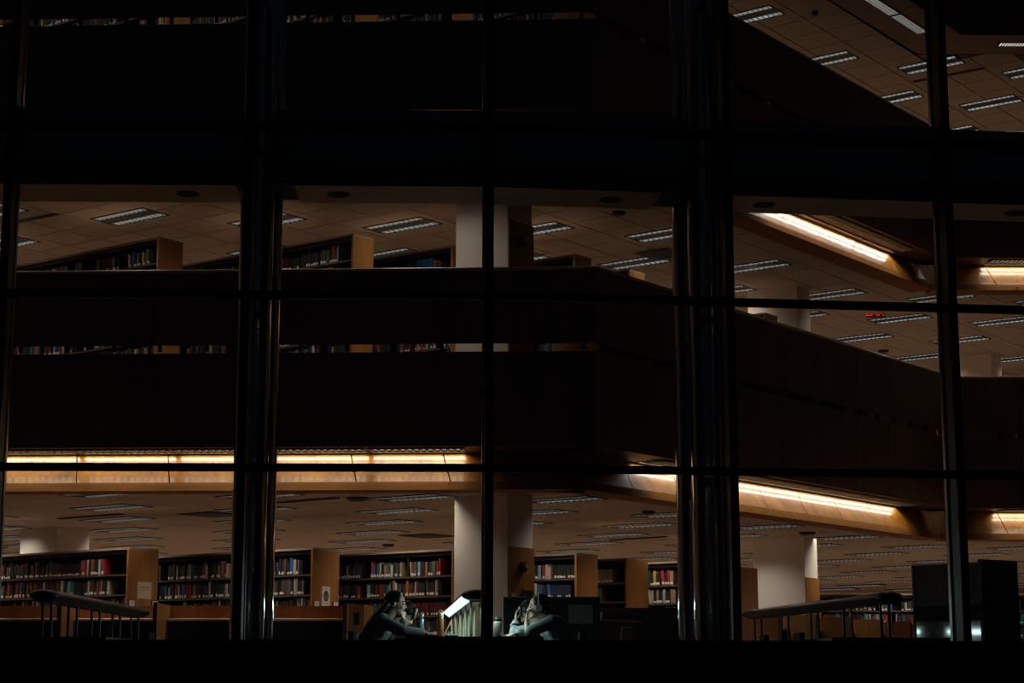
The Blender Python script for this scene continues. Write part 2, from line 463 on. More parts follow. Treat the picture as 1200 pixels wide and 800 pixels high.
        while x < Ll - 0.01:
            a, b = max(0, x), min(Ll, x + 2.51)
            lp = MB(); vs = [lp.bm.verts.new(ml @ Vector((x_, y_, z_))) for x_ in (a + 0.001, b - 0.001) for y_, z_ in ((0.0, zf - 1.85), (0.055, zf - 1.733), (0.44, zf - 1.733), (0.44, zf - 1.85))]
            for f in ((0, 1, 2, 3), (7, 6, 5, 4), (0, 4, 5, 1), (1, 5, 6, 2), (2, 6, 7, 3), (3, 7, 4, 0)): lp.bm.faces.new([vs[i] for i in f])
            lp.build('fascia_lip', M['lip_wood'], root)
            x += 2.51
for n in (1, 2, 3):
    zf = H * n; e_bot = offset_edge(-0.30)
    # wall washers: louvred lengths in the underside that throw their light back onto the fascia
    for (s, t0, t1) in LIT[n]:
        a, b = e_bot[s], e_bot[s + 1]
        off = (EDGE[s] - a).dot((b - a).normalized())
        m = run_matrix(a, b, 0); ang = math.atan2((b - a).y, (b - a).x)
        cnt = max(1, round((t1 - t0) / 1.255)); ln = (t1 - t0) / cnt
        for k in range(cnt):
            c = m @ Vector((t0 + off + (k + 0.5) * ln, 0.235 if n < 3 else -0.17, zf - 1.31 if n < 3 else zf - 1.852))
            if c.x < -9 or c.x > 14: continue
            o = empty('wall_washer', c, ang); h = ln / 2 - 0.012
            fr = MB(); hw, bd, nb = (0.135, 0.030, 14) if n < 3 else (0.10, 0.016, 22)
            for (x0, x1, y0, y1) in ((-h, h, -hw - 0.01, -hw), (-h, h, hw, hw + 0.01), (-h, -h + 0.012, -hw, hw), (h - 0.012, h, -hw, hw)):
                fr.box(x0, x1, y0, y1, -0.022, 0.0)
            if n < 3: fr.box(-h, h, 0.225, 0.232, -0.02, 0.0); fr.box(-h, h, 0.372, 0.379, -0.02, 0.0)
            fr.build('frame', M['louver'], o)
            MB().box(-h + 0.012, h - 0.012, -hw, hw, -0.006, 0.0).build('louver_panel', M['wash'] if n < 3 else M['wash_top'], o)
            bl = MB()
            for q in range(nb):
                x = -h + (q + 0.5) * 2 * h / nb; bw = 0.018 if n < 3 else 0.010
                bl.box(x - bw, x + bw, -hw, hw, -bd, -0.004)
            bl.build('louver_blade', M['louver'], o)
            if n < 3:
                MB().box(-h, h, 0.265, 0.305, -0.018, -0.004).build('centre_louver', M['louver'], o)
                for yl in (0.245, 0.325): area_light('washer_lamp', o, (0, yl, -0.012), 1.235, 0.036, W_WASH / 2, (1.0, 0.94, 0.87), R(150))
                area_light('louver_lamp', o, (0, 0.0, -0.035), 1.20, 0.24, W_LOUVER, (1.0, 0.90, 0.78), R(120), (R(22), 0, 0))
            tag(o, 'louvred strip light under the %s balcony, %s side, %s from the left' % (('lower', 'upper', 'topmost')[n - 1], side_word[s], ordinal(k + 1)),
                'strip light', 'louvred wall washers under the balconies')


# ------------------------------------------------------------------ curtain wall
FO = Vector((-0.19, 15.0))
def fang(x): return R(1.2) if x < -0.001 else (R(7.5) if x > 0.001 else R(4.35))
def fw(x, y, z=0.0):
    """curtain-wall frame: x along the glass (which bends at the middle mullion), y inwards"""
    c, s_ = math.cos(fang(x)), math.sin(fang(x))
    return Vector((FO.x + x * c - y * s_, FO.y + x * s_ + y * c, z))
MUL = [-8.0, -6.0, -4.0, -2.01, 0.0, 2.04, 3.99, 5.98, 7.95]
TRZ = [0.555, 1.984, 3.417, 4.872, 6.32]
walls = {}
for sd, ang in ((-1, R(1.2)), (1, R(7.5))):
    fac = walls[sd] = structure(empty('wall_front', (FO.x, FO.y, 0), ang))
    xs = [x for x in MUL if x * sd >= 0]
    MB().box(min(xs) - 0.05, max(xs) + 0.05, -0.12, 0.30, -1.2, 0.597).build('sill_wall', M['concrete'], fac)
    for x in xs:
        if x == 0 and sd > 0: continue
        m = MB(); m.box(x - 0.036, x + 0.036, -0.05, 0.03, 0.6, 6.9); m.box(x - 0.028, x + 0.028, 0.03, 0.17, 0.6, 6.9)
        mo = m.build('mullion', M['frame'], fac, bevel=0.004)
        MB().box(x - 0.046, x + 0.036, 0.17, 0.235, 0.6, 6.9).build('inner_flange', M['flange'], mo, bevel=0.004)
        if x == 0: mo.rotation_euler.z = R(3.1)
    for a, b in zip(xs, xs[1:]):
        for z in TRZ[1:]:
            m = MB(); m.box(a + 0.036, b - 0.036, -0.03, 0.03, z - 0.031, z + 0.031); m.box(a + 0.028, b - 0.028, 0.03, 0.07, z - 0.029, z + 0.029)
            m.build('transom', M['transom'], fac, bevel=0.003)
        for z0, z1 in zip(TRZ, TRZ[1:]):
            MB().box(a + 0.03, b - 0.03, 0.024, 0.032, z0 + 0.025, z1 - 0.025).build('glass_pane', M['glass'], fac)

# round steel columns behind the glass, in pairs one behind the other
for (x, y, r, lab) in ((-2.0, 0.55, 0.145, 'round black steel column behind the left thick mullion, nearest the glass'),
                       (-1.99, 1.15, 0.145, 'round black steel column behind the left thick mullion, further inside'),
                       (1.965, 0.55, 0.145, 'round black steel column right of the reader with headphones, nearest the glass'),
                       (1.96, 1.15, 0.145, 'round black steel column right of the reader with headphones, further inside')):
    o = empty('steel_column', fw(x, y, 0))
    MB().cyl((0, 0, 0.02), (0, 0, 6.6), r, n=48).build('shaft', M['steel_col'], o)
    MB().cyl((0, 0, 0), (0, 0, 0.05), r + 0.06, n=32).build('base_plate', M['dark_metal'], o)
    MB().cyl((0, 0, 3.20), (0, 0, 3.208), r + 0.0025, n=40).build('joint_ring', M['dark_metal'], o)
    tag(o, lab, 'column', 'round steel columns behind the glass')

# cross beams between the columns with dark downlights in their undersides
def strip_pts(x0, x1, y0, y1, o):
    xs = [x0] + ([0.0] if x0 < 0 < x1 else []) + [x1]
    return [tuple((fw(x, y0) - o).xy) for x in xs] + [tuple((fw(x, y1) - o).xy) for x in reversed(xs)]
for (x0, x1, lab, dls) in ((-7.9, -2.20, 'dark beam across the glass left of the left columns', (-2.66,)),
                          (-1.69, 1.61, 'dark beam across the glass between the two column pairs', (-1.33, 1.20)),
                          (2.21, 7.9, 'dark beam across the glass right of the right columns', (2.61, 4.99))):
    base = fw(x0, 0.6); o = empty('cross_beam', base)
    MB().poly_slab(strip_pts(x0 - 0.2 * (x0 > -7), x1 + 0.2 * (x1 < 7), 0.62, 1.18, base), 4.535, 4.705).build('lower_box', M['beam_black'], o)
    MB().poly_slab(strip_pts(x0, x1, 0.60, 1.20, base), 4.51, 4.535).build('soffit', M['soffit'], o)
    MB().poly_slab(strip_pts(x0 - 0.1, x1 + 0.1, 0.57, 1.22, base), 4.705, 4.722).build('flange', M['soffit'], o)
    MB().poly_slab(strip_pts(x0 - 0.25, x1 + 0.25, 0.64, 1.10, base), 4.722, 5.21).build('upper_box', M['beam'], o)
    tag(o, lab, 'beam')
    for dx in dls:
        d = empty('downlight', fw(dx, 0.90, 4.51), fang(dx))
        MB().lathe([(0.095, -0.006), (0.10, 0.0), (0.085, 0.001), (0.08, -0.004)], 24).build('trim_ring', M['ink'], d)
        MB().cyl((0, 0, -0.0035), (0, 0, -0.001), 0.08, n=24).build('recess', M['ink'], d)
        tag(d, 'unlit round downlight in the beam underside %s' % {-2.66: 'at far left', -1.33: 'right of the left columns', 1.20: 'left of the right columns',
             2.61: 'right of the right columns', 4.99: 'at far right edge'}[dx], 'downlight')

# ------------------------------------------------------------------ structural pillars inside
def pillar(near, la, lb, z0, z1, lab, clad=True):
    """near: plan corner nearest the camera; la along -v (left face), lb along +u (right face)"""
    o = empty('pillar', (near.x, near.y, z0), GA)
    h = z1 - z0
    MB().box(-la, 0, 0, lb, 0.02, h - 0.005).build('shaft', M['paint'], o, bevel=0.006)
    if clad:
        MB().box(0.0, 0.025, 0.0, lb + 0.01, 0.02, 2.07).build('wood_cladding', M['wood'], o)
    MB().box(-la - 0.012, 0.03, -0.012, lb + 0.012, 0.0, 0.10).build('skirting', M['black_wood'], o)
    return tag(o, lab, 'pillar', 'square white pillars')
PN = at_z(595.5, 577, 2.8); PN = Vector((-0.06, 25.36, 0))
PR = Vector((5.24, 33.28, 0)); PF = Vector((10.65, 40.5, 0)); PL = Vector((-7.66, 31.19, 0))
pillar(PN, 0.93, 0.58, 0, 2.83, 'white pillar with wood clad right face beside the readers, ground floor')
pillar(PN, 0.93, 0.58, H, H + 2.83, 'white pillar with wood clad right face in the middle, middle floor')
pillar(PR, 1.03, 0.50, 0, 2.83, 'white pillar behind the long dark lamp at right, ground floor')
pillar(PR, 1.03, 0.50, H, H + 2.83, 'white pillar behind the slanting balcony, middle floor', False)
pillar(PF, 1.0, 0.6, H, H + 2.83, 'far white pillar behind the right balcony, middle floor', False)
pillar(PL, 0.95, 0.70, 0, 2.83, 'white pillar rising behind the leftmost bookcase, ground floor', False)
for z0, w in ((0, 'ground'), (H, 'middle')):
    fp = PN + gu.to_3d() * 0.30 + gv.to_3d() * 0.026
    o = empty('fire_alarm', (fp.x, fp.y, z0 + 1.80), GA)
    MB().box(0, 0.05, -0.055, 0.055, -0.07, 0.07).build('housing', M['red_plastic'], o, bevel=0.008)
    MB().box(0.05, 0.075, -0.015, 0.035, -0.01, 0.045).build('strobe_lens', M['strobe'], o)
    tag(o, 'red fire alarm with clear strobe on the pillar cladding, %s floor' % w, 'fire alarm')
    if z0 == 0:
        fp2 = PN + gu.to_3d() * 0.10 + gv.to_3d() * 0.026
        o = empty('switch_plate', (fp2.x, fp2.y, 1.37), GA)
        MB().box(0, 0.012, -0.055, 0.055, -0.06, 0.06).build('plate', M['paper'], o)
        MB().box(0.012, 0.02, -0.015, 0.015, -0.03, 0.03).build('rocker', M['white_paper'], o)
        tag(o, 'beige switch plate low on the pillar cladding behind the readers', 'switch')
        fp3 = PN + gu.to_3d() * 0.42 + gv.to_3d() * 0.026
        o = empty('notice_board', (fp3.x, fp3.y, 1.30), GA)
        MB().box(0, 0.02, -0.12, 0.12, -0.2, 0.21).build('frame', M['wood'], o)
        MB().box(0.02, 0.024, -0.105, 0.105, -0.185, 0.185).build('dark_panel', M['ink'], o)
        tag(o, 'small dark board in wooden frame on the pillar cladding', 'board')

# ------------------------------------------------------------------ bookcases and books
PAL = {'black': (0.012, 0.012, 0.014), 'dark green': (0.012, 0.045, 0.028), 'navy': (0.014, 0.022, 0.06), 'maroon': (0.10, 0.014, 0.016),
       'red': (0.36, 0.022, 0.026), 'brown': (0.10, 0.048, 0.026), 'tan': (0.36, 0.24, 0.13), 'grey': (0.11, 0.105, 0.10), 'cream': (0.5, 0.42, 0.33),
       'teal': (0.012, 0.17, 0.19), 'blue': (0.025, 0.12, 0.36), 'green': (0.025, 0.16, 0.075), 'orange': (0.46, 0.13, 0.035), 'olive': (0.16, 0.18, 0.055),
       'yellow': (0.5, 0.29, 0.03), 'pale blue': (0.2, 0.36, 0.46), 'white': (0.62, 0.56, 0.5)}
WGT = {'black': 46, 'dark green': 7, 'navy': 7, 'maroon': 9, 'red': 9, 'brown': 8, 'tan': 6, 'grey': 8, 'cream': 5, 'teal': 3, 'blue': 3, 'green': 2, 'orange': 2, 'olive': 1, 'pale blue': 2, 'white': 2}
BM = {k: mat('book_cloth_' + k.replace(' ', '_'), tuple(v * 0.85 for v in c), 0.6) for k, c in PAL.items()}
BOOKM = {}
def book_mesh(col, sticker):
    """unit book: x width 0..1, y depth 0 (spine) ..1, z height 0..1; rounded spine, page block, paper label at the foot"""
    if (col, sticker) in BOOKM: return BOOKM[(col, sticker)]
    m = MB()
    m.prism([(0, 0), (0, 1), (0.12, 1), (0.12, 0)], 0.03, 1.0)
    m.prism([(0.88, 0), (0.88, 1), (1, 1), (1, 0)], 0.03, 1.0)
    P = [(0, 0.03), (0.2, 0.0), (0.8, 0.0), (1, 0.03)]
    for (xa, ya), (xb, yb) in zip(P, P[1:]): m.quad((xa, ya, 0), (xb, yb, 0), (xb, yb, 1), (xa, ya, 1))
    m.box(0.12, 0.88, 0.06, 0.96, 0.02, 0.97, 1)
    if sticker: m.quad((0.10, -0.006, 0.06), (0.90, -0.006, 0.06), (0.90, -0.006, 0.06 + sticker), (0.10, -0.006, 0.06 + sticker), 2)
    BOOKM[(col, sticker)] = m.mesh('book_' + col.replace(' ', '_'), [BM[col], M['page'], M['white_paper']])
    return BOOKM[(col, sticker)]
SHELF_Z = [0.06, 0.35, 0.64, 0.93, 1.22, 1.52, 1.82]
BOOKS = []            # every book: (matrix, colour, sticker, case words, shelf index, order, visible?)
HIDE = [(262, 328), (564, 582), (786, 864), (1084, 1138), (-999, 3), (1199, 9999)]
def fill_row(origin, z, L, first, case, si, spread=1.0, skip=0.10, margin=0.06):
    """books from the near end (local x = -margin) to the far end; first: list of (colour, width, height) to start with"""
    rnd = random.Random(hash_str(case) + si * 17)
    x = -margin; k = 0; count = {}
    while x > -L + 0.06:
        if k < len(first):
            col, w, h = first[k]
        else:
            col = rnd.choices(list(WGT), list(WGT.values()))[0]; w = rnd.uniform(0.022, 0.055); h = rnd.uniform(0.185, 0.255)
            if rnd.random() < skip / 4: col = 'gap'; w = rnd.uniform(0.08, 0.25)
        k += 1
        if col == 'gap': x -= w; continue
        if col.startswith('set '):                               # a run of alike volumes
            base = col[4:]; reps = int(round(w / 0.042))
            seq = [(base, 0.042, h)] * reps
        else: seq = [(col, w, h)]
        for (c_, w_, h_) in seq:
            if x - w_ < -L + 0.04: break
            dep = rnd.uniform(0.14, 0.19); lean = 0.0
            if len(seq) == 1 and rnd.random() < 0.05: lean = rnd.uniform(-0.16, -0.08)
            stk = rnd.choice([0, 0.13, 0.17, 0.17]) if c_ not in ('white', 'cream') else 0
            count[c_] = count.get(c_, 0) + 1
            mx = (Matrix.Translation((origin.x, origin.y, 0)) @ Matrix.Rotation(GA, 4, 'Z') @ Matrix.Translation((x - w_, rnd.uniform(0.012, 0.035), z + 0.002))
                  @ Matrix.Rotation(lean, 4, 'Y') @ Matrix.Diagonal((w_ * 0.96, dep, h_, 1)))
            if lean: x -= h_ * math.sin(-lean) * 0.9
            c = mx @ Vector((0.5, 0, 0.5)); px, py = to_px(c)
            vis = 3 < px < 1198 and 0 < py < 742 and not any(a < px < b for a, b in HIDE)
            BOOKS.append(dict(mx=mx, col=c_, stk=stk, case=case, si=si, no=count[c_], px=px, py=py, d=c.length, vis=vis, w=w_))
            x -= w_
def hash_str(t):
    h = 7
    for ch in t: h = (h * 31 + ord(ch)) % 100003
    return h

def bookcase(origin, z0, L, D, words, cat_label, near_panel=True, rows=None, group=None, ht=2.18):
    """origin: plan corner of the near end at the front; runs along -v, depth along +u; double sided"""
    o = empty('bookcase', (origin.x, origin.y, z0), GA)
    if near_panel:
        MB().box(-0.03, 0.0, 0.0, D, 0.0, ht).build('end_panel', M['wood'], o, bevel=0.003)
        MB().box(-0.034, 0.004, -0.016, 0.0, 0.0, ht).build('edge_strip', M['wood'], o)
    MB().box(-L, -L + 0.03, 0.0, D, 0.0, ht).build('end_panel', M['wood'], o)
    MB().box(-L, 0.0, -0.004, D + 0.004, ht, ht + 0.03).build('top_board', M['case_top'], o)
    MB().box(-L + 0.03, -0.03, 0.03, D - 0.03, ht - 0.06, ht - 0.001).build('top_rail', M['black_steel'], o)
    MB().box(-L + 0.03, -0.03, D / 2 - 0.01, D / 2 + 0.01, 0.0, ht - 0.06).build('back_panel', M['black_steel'], o)
    MB().box(-L + 0.03, -0.03, 0.02, D - 0.02, 0.0, 0.05).build('plinth', M['black_steel'], o)
    x = -0.92
    while x > -L + 0.4:
        MB().box(x - 0.012, x + 0.012, 0.035, D - 0.035, 0.05, ht - 0.06).build('upright', M['black_steel'], o); x -= 0.92
    for zz in SHELF_Z:
        m = MB(); m.box(-L + 0.03, -0.03, 0.012, D / 2 - 0.012, zz - 0.022, zz); m.box(-L + 0.03, -0.03, 0.004, 0.012, zz - 0.026, zz, 1)
        m.build('shelf', [M['black_steel'], M['shelf_edge']], o)
    tag(o, cat_label, 'bookcase', group)
    for si in range(7):
        fill_row(origin, z0 + SHELF_Z[si], L - 0.05, (rows or {}).get(si, []), words, si)
    return o
def g2(p): return Vector((p.x, p.y, 0))
gb = 'double sided bookcases on the ground floor'
c1 = g2(at_z(152, 641, 2.21)); c3 = g2(at_z(367.5, 641.3, 2.21)); c4 = g2(at_z(532, 642.5, 2.21))
c5 = g2(at_z(676, 647.5, 2.21)); c6 = g2(at_z(735, 653.5, 2.21)); c7 = g2(at_z(800, 657, 2.21)); c8 = g2(at_z(905, 670, 2.21)); c9 = g2(at_z(868, 664, 2.21))
S = 'set '
k1 = bookcase(c1, 0, 4.6, 0.58, 'bookcase with the paper notice', 'bookcase with a cream paper notice on its end panel, far left, ground floor', group=gb, rows={
    6: [('gap', 0.52, 0), ('red', 0.035, .24), ('red', 0.03, .245), ('green', 0.03, .23), ('white', 0.03, .235), ('black', 0.05, .22), ('black', 0.05, .235), ('grey', 0.04, .22), ('orange', 0.035, .24), ('black', 0.045, .2), ('cream', 0.03, .235), ('maroon', 0.04, .22), ('red', 0.035, .22), ('tan', 0.035, .23), ('orange', 0.03, .225), ('navy', 0.03, .23), (S + 'black', 0.4, .19), ('maroon', 0.06, .21), (S + 'brown', 0.17, .21)],
    5: [('gap', 0.38, 0), ('cream', 0.05, .2), ('tan', 0.03, .24), ('black', 0.09, .22), ('white', 0.03, .235), ('maroon', 0.03, .21), ('red', 0.03, .24), ('grey', 0.03, .22), ('black', 0.05, .2), ('maroon', 0.07, .23), ('brown', 0.04, .22), ('cream', 0.03, .22), ('olive', 0.03, .215), (S + 'black', 0.3, .2), ('teal', 0.09, .22), ('cream', 0.05, .23), ('teal', 0.05, .22), ('black', 0.03, .21), ('grey', 0.03, .23)]})
k3 = bookcase(c3, 0, 4.6, 0.58, 'bookcase with the oval emblem', 'bookcase with an oval emblem sign on its end panel, ground floor', group=gb, rows={
    6: [('gap', 0.18, 0), ('black', 0.05, .21), ('grey', 0.04, .22), ('black', 0.05, .215), ('cream', 0.06, .23), ('blue', 0.06, .25), ('black', 0.05, .21), ('brown', 0.05, .24)],
    5: [('gap', 0.14, 0), ('grey', 0.04, .22), ('black', 0.1, .2), ('cream', 0.04, .24), ('white', 0.03, .25), ('black', 0.05, .21), ('grey', 0.09, .23), ('brown', 0.05, .22), ('grey', 0.05, .23)]})
k4 = bookcase(c4, 0, 4.0, 0.58, 'bookcase left of the pillar', 'bookcase directly left of the white pillar, behind the hooded reader, ground floor', group=gb, rows={
    6: [('gap', 0.22, 0), ('red', 0.035, .25), ('red', 0.03, .21), ('maroon', 0.03, .21), ('grey', 0.06, .22), ('green', 0.035, .21), ('black', 0.06, .2), ('orange', 0.04, .21), ('black', 0.1, .21), ('pale blue', 0.045, .22), ('black', 0.04, .21), ('grey', 0.04, .22), ('maroon', 0.03, .21), ('tan', 0.03, .22), ('gap', 0.16, 0), ('tan', 0.035, .22)],
    5: [('gap', 0.25, 0), ('grey', 0.04, .23), ('white', 0.03, .235), ('black', 0.12, .21), ('brown', 0.045, .25), ('black', 0.08, .2), ('navy', 0.05, .21), ('maroon', 0.05, .23), ('cream', 0.03, .21), ('black', 0.05, .21), ('brown', 0.07, .2), ('orange', 0.04, .23), ('red', 0.03, .22)],
    4: [('gap', 0.1, 0), (S + 'maroon', 0.75, .2), ('white', 0.03, .21), ('red', 0.03, .2)]})
k5 = bookcase(c5, 0, 2.4, 0.58, 'bookcase right of the pillar', 'bookcase between white pillar and dark panelled bookcase, above the reader with headphones', group=gb, rows={
    6: [(S + 'black', 0.42, .21), ('brown', 0.04, .2), ('cream', 0.05, .19), ('cream', 0.05, .23), ('red', 0.05, .22), ('black', 0.04, .2), ('pale blue', 0.06, .22), ('black', 0.05, .21), ('grey', 0.05, .22), ('maroon', 0.06, .21), ('dark green', 0.07, .22)],
    5: [('gap', 0.08, 0), (S + 'navy', 0.36, .2), ('blue', 0.06, .22), ('black', 0.05, .2), ('brown', 0.04, .21), ('teal', 0.04, .22), ('blue', 0.05, .22), ('cream', 0.08, .24), ('black', 0.09, .22), ('maroon', 0.03, .21), ('green', 0.05, .22), ('black', 0.04, .2), ('brown', 0.05, .21)]})
k6 = bookcase(c6, 0, 2.4, 0.62, 'bookcase with the cream set', 'bookcase with a row of alike cream volumes, second right of the pillar', group=gb, rows={
    6: [('gap', 0.24, 0), (S + 'tan', 0.5, .22)], 5: [('gap', 0.45, 0), ('grey', 0.05, .22), ('teal', 0.04, .2), ('black', 0.08, .21), ('white', 0.04, .2)],
    4: [('gap', 0.22, 0), (S + 'tan', 0.5, .2)]})
k7 = bookcase(c7, 0, 2.4, 0.6, 'bookcase beside the steel columns', 'bookcase with yellow and red books, just left of the right steel columns', group=gb, rows={
    6: [('gap', 0.14, 0), ('tan', 0.07, .23), ('red', 0.05, .25), ('black', 0.05, .22), ('red', 0.06, .24), ('black', 0.08, .21), ('yellow', 0.06, .24), ('black', 0.06, .2)],
    5: [('gap', 0.1, 0), ('tan', 0.1, .23), ('black', 0.1, .2), ('cream', 0.05, .23), ('black', 0.08, .21), ('tan', 0.05, .23), ('black', 0.06, .22), ('cream', 0.04, .22)]})
k8 = bookcase(c8, 0, 1.8, 0.6, 'bookcase before the right pillar', 'short bookcase in front of the right white pillar, ground floor', group=gb, rows={
    6: [(S + 'black', 0.36, .22), ('tan', 0.08, .22), ('black', 0.06, .2), ('white', 0.05, .22), ('black', 0.1, .21)], 5: [(S + 'black', 0.34, .21), ('navy', 0.05, .2), ('red', 0.06, .22), ('black', 0.05, .21), ('navy', 0.06, .22), ('black', 0.05, .2)]})
k9 = bookcase(c9, 0, 1.6, 0.6, 'bookcase hidden by columns', 'bookcase end just right of the right steel columns, ground floor', group=gb)
gm = 'double sided bookcases on the middle floor'
m1 = g2(at_z(187, 277, 6.81)); m2 = g2(at_z(415, 273, 6.81)); m3 = g2(at_z(531, 287, 6.81)); m4 = g2(at_z(674, 297, 6.81)); m5 = g2(at_z(738, 315, 6.81)); m6 = g2(at_z(897, 366, 6.81))
bookcase(m1, H, 4.4, 0.48, 'upper bookcase at far left', 'bookcase nearest the left end above the middle balcony rail', group=gm, rows={
    6: [('gap', 0.12, 0), (S + 'black', 0.09, .2), ('olive', 0.06, .245), ('maroon', 0.03, .2), ('cream', 0.04, .2), ('black', 0.06, .18), ('yellow', 0.045, .2), ('black', 0.06, .18), ('blue', 0.045, .24), ('maroon', 0.03, .22), ('cream', 0.04, .2), ('gap', 0.2, 0), ('navy', 0.05, .22), ('navy', 0.05, .23), ('pale blue', 0.05, .21), ('red', 0.05, .23), (S + 'maroon', 0.17, .22), ('gap', 0.04, 0), ('grey', 0.08, .22), ('gap', 0.35, 0), ('grey', 0.06, .23)],
    5: [('gap', 0.3, 0), ('grey', 0.07, .24), ('navy', 0.05, .23), ('orange', 0.05, .235), ('black', 0.2, .2), ('olive', 0.12, .22)]})
bookcase(m2, H, 4.6, 0.45, 'upper bookcase left of centre', 'bookcase with a black set and red books above the middle balcony rail', group=gm, rows={
    6: [('gap', 0.26, 0), ('pale blue', 0.03, .24), ('black', 0.06, .2), ('red', 0.05, .26), ('black', 0.05, .19), ('green', 0.05, .2), ('black', 0.04, .2), ('green', 0.04, .22), ('maroon', 0.04, .23), (S + 'black', 0.42, .2), ('gap', 0.03, 0), (S + 'black', 0.2, .17), ('maroon', 0.1, .19), ('red', 0.05, .21), ('black', 0.07, .2), ('white', 0.05, .24), ('cream', 0.05, .2), ('red', 0.05, .2)],
    5: [('gap', 0.4, 0), ('tan', 0.07, .24)]})
bookcase(m3, H, 3.2, 0.45, 'upper bookcase with blue set', 'bookcase with a set of blue volumes left of the pillar, middle floor', group=gm, rows={
    6: [('gap', 0.2, 0), ('brown', 0.1, .18), ('orange', 0.045, .21), (S + 'blue', 0.34, .25), ('green', 0.06, .2), ('yellow', 0.03, .16), ('blue', 0.06, .2), ('blue', 0.05, .23), ('gap', 0.25, 0), ('black', 0.03, .2), ('orange', 0.04, .2), ('brown', 0.08, .19), ('dark green', 0.11, .19), ('black', 0.04, .15), ('cream', 0.08, .17)]})
bookcase(m4, H, 2.6, 0.45, 'upper bookcase right of pillar', 'bookcase end right of the pillar above the middle balcony rail', group=gm, rows={6: [('gap', 0.3, 0), ('black', 0.05, .2)]})
bookcase(m5, H, 2.2, 0.45, 'upper bookcase at the bend', 'bookcase top just showing over the slanting rail near the bend', group=gm)
bookcase(m6, H, 1.8, 0.45, 'upper bookcase by right pillar', 'bookcase corner peeking over the slanting rail before the right pillar', group=gm)
gt = 'double sided bookcases on the top floor'
for k, c in enumerate((m1, m2, m3, m4)):
    bookcase(c, 2 * H, 4.0, 0.48, 'top floor bookcase %d' % k, 'bookcase on the top floor glimpsed through the rail slot, %s from the left' % ORD[k], group=gt)
# long far bookcase on the ground floor at right
fc = Vector((10.0, 43.0, 0))
GA_keep = GA
def far_bookcase(x0, x1, y, words, lab):
    global GA
    GA = 0.0
    o = bookcase(Vector((x1, y, 0)), 0, x1 - x0, 0.5, words, lab, True)
    GA = GA_keep
far_bookcase(7.0, 9.6, 43.0, 'far bookcase behind study desks', 'low lit bookcase far behind the study desks at right, ground floor')
far_bookcase(11.6, 13.4, 43.0, 'far bookcase at right edge', 'far bookcase at the right edge beyond the black screen, ground floor')

# books: the 300 that show largest are things, the rest one mass
SHN = {6: 'top shelf', 5: 'second shelf', 4: 'third shelf', 3: 'fourth shelf', 2: 'fifth shelf', 1: 'sixth shelf', 0: 'bottom shelf'}
def shown(b):
    if not b['vis']: return False
    z = b['mx'].translation.z
    if z < 3: return b['py'] < 708 and b['si'] >= 5
    if z < 9: return b['si'] == 6 and b['py'] < 312
    return False
vis = [b for b in BOOKS if shown(b)]
vis.sort(key=lambda b: b['d'])
single = {id(b) for b in vis[:300]}
rest = {}
for b in BOOKS:
    if id(b) in single:
        o = link_mesh('book', book_mesh(b['col'], b['stk']), None, b['mx'])
        tag(o, '%s %s book from right, %s, %s' % (ordinal(b['no']), b['col'], SHN[b['si']], b['case']), 'book', 'books on the %s of the %s' % (SHN[b['si']], b['case']))
    else: rest.setdefault((b['col'], b['stk']), []).append(b['mx'])
mats_ = [BM[k] for k in PAL] + [M['page'], M['white_paper']]
cidx = {k: i for i, k in enumerate(PAL)}
V, Fc, MI = [], [], []
for (col, stk), ml in rest.items():
    me = book_mesh(col, stk); vs = [v.co.copy() for v in me.vertices]; fs = [(list(p.vertices), p.material_index) for p in me.polygons]
    for mx in ml:
        n0 = len(V); V.extend([tuple(mx @ v) for v in vs])
        for f, mi in fs:
            Fc.append([n0 + i for i in f]); MI.append(cidx[col] if mi == 0 else len(PAL) + mi - 1)
me = bpy.data.meshes.new('shelved_books'); me.from_pydata(V, [], Fc); me.polygons.foreach_set('material_index', MI); me.update()
for m in mats_: me.materials.append(m)
tag(link_mesh('shelved_books', me), 'masses of further books filling the remaining bookcase shelves on all floors', 'books', kind='stuff')

# signs on the end panels: local frame of the case, x out of the panel, y across it
def on_panel(c, y, z, name):
    p = c + gu.to_3d() * y + gv.to_3d() * 0.0005
    return empty(name, (p.x, p.y, z), GA)
def text_part(name, s, size, loc, parent, m, wide=1.0):
    cu = bpy.data.curves.new(name, 'FONT'); cu.body = s; cu.size = size; cu.align_x = 'CENTER'; cu.align_y = 'CENTER'; cu.resolution_u = 2
    t = bpy.data.objects.new(name, cu)
    me = bpy.data.meshes.new_from_object(t); bpy.data.objects.remove(t); me.materials.clear(); me.materials.append(m)
    o = link_mesh(name, me, parent)
    o.location = loc; o.rotation_euler = (PI / 2, 0, PI / 2); o.scale = (wide, 1, 1)
    return o
sg = on_panel(c1, 0.32, 1.585, 'paper_notice')
MB().box(0, 0.003, -0.135, 0.135, -0.125, 0.125).build('sheet', M['paper'], sg)
text_part('heading', 'Call Numbers', 0.044, (0.0036, 0.0, 0.045), sg, M['ink'], 0.85)
text_part('subheading', 'Shelved in order by', 0.026, (0.0036, 0.0, 0.002), sg, M['ink'])
text_part('small_mark', '+', 0.03, (0.0036, 0.01, -0.035), sg, M['ink_grey'])
tag(sg, 'square cream paper notice with bold black heading on the left end panel', 'sign')
sg = on_panel(c3, 0.29, 1.49, 'emblem_sign')
MB().box(0, 0.003, -0.088, 0.088, -0.155, 0.155).build('sheet', M['white_paper'], sg)
m = MB(); n_ = 28
def ell(a, b, k): return (0.0036, a * math.cos(2 * PI * k / n_), 0.012 + b * math.sin(2 * PI * k / n_))
for k in range(n_): m.quad(ell(0.056, 0.08, k), ell(0.056, 0.08, k + 1), ell(0.04, 0.058, k + 1), ell(0.04, 0.058, k))
m.build('oval_ring', M['ink'], sg)
m = MB()
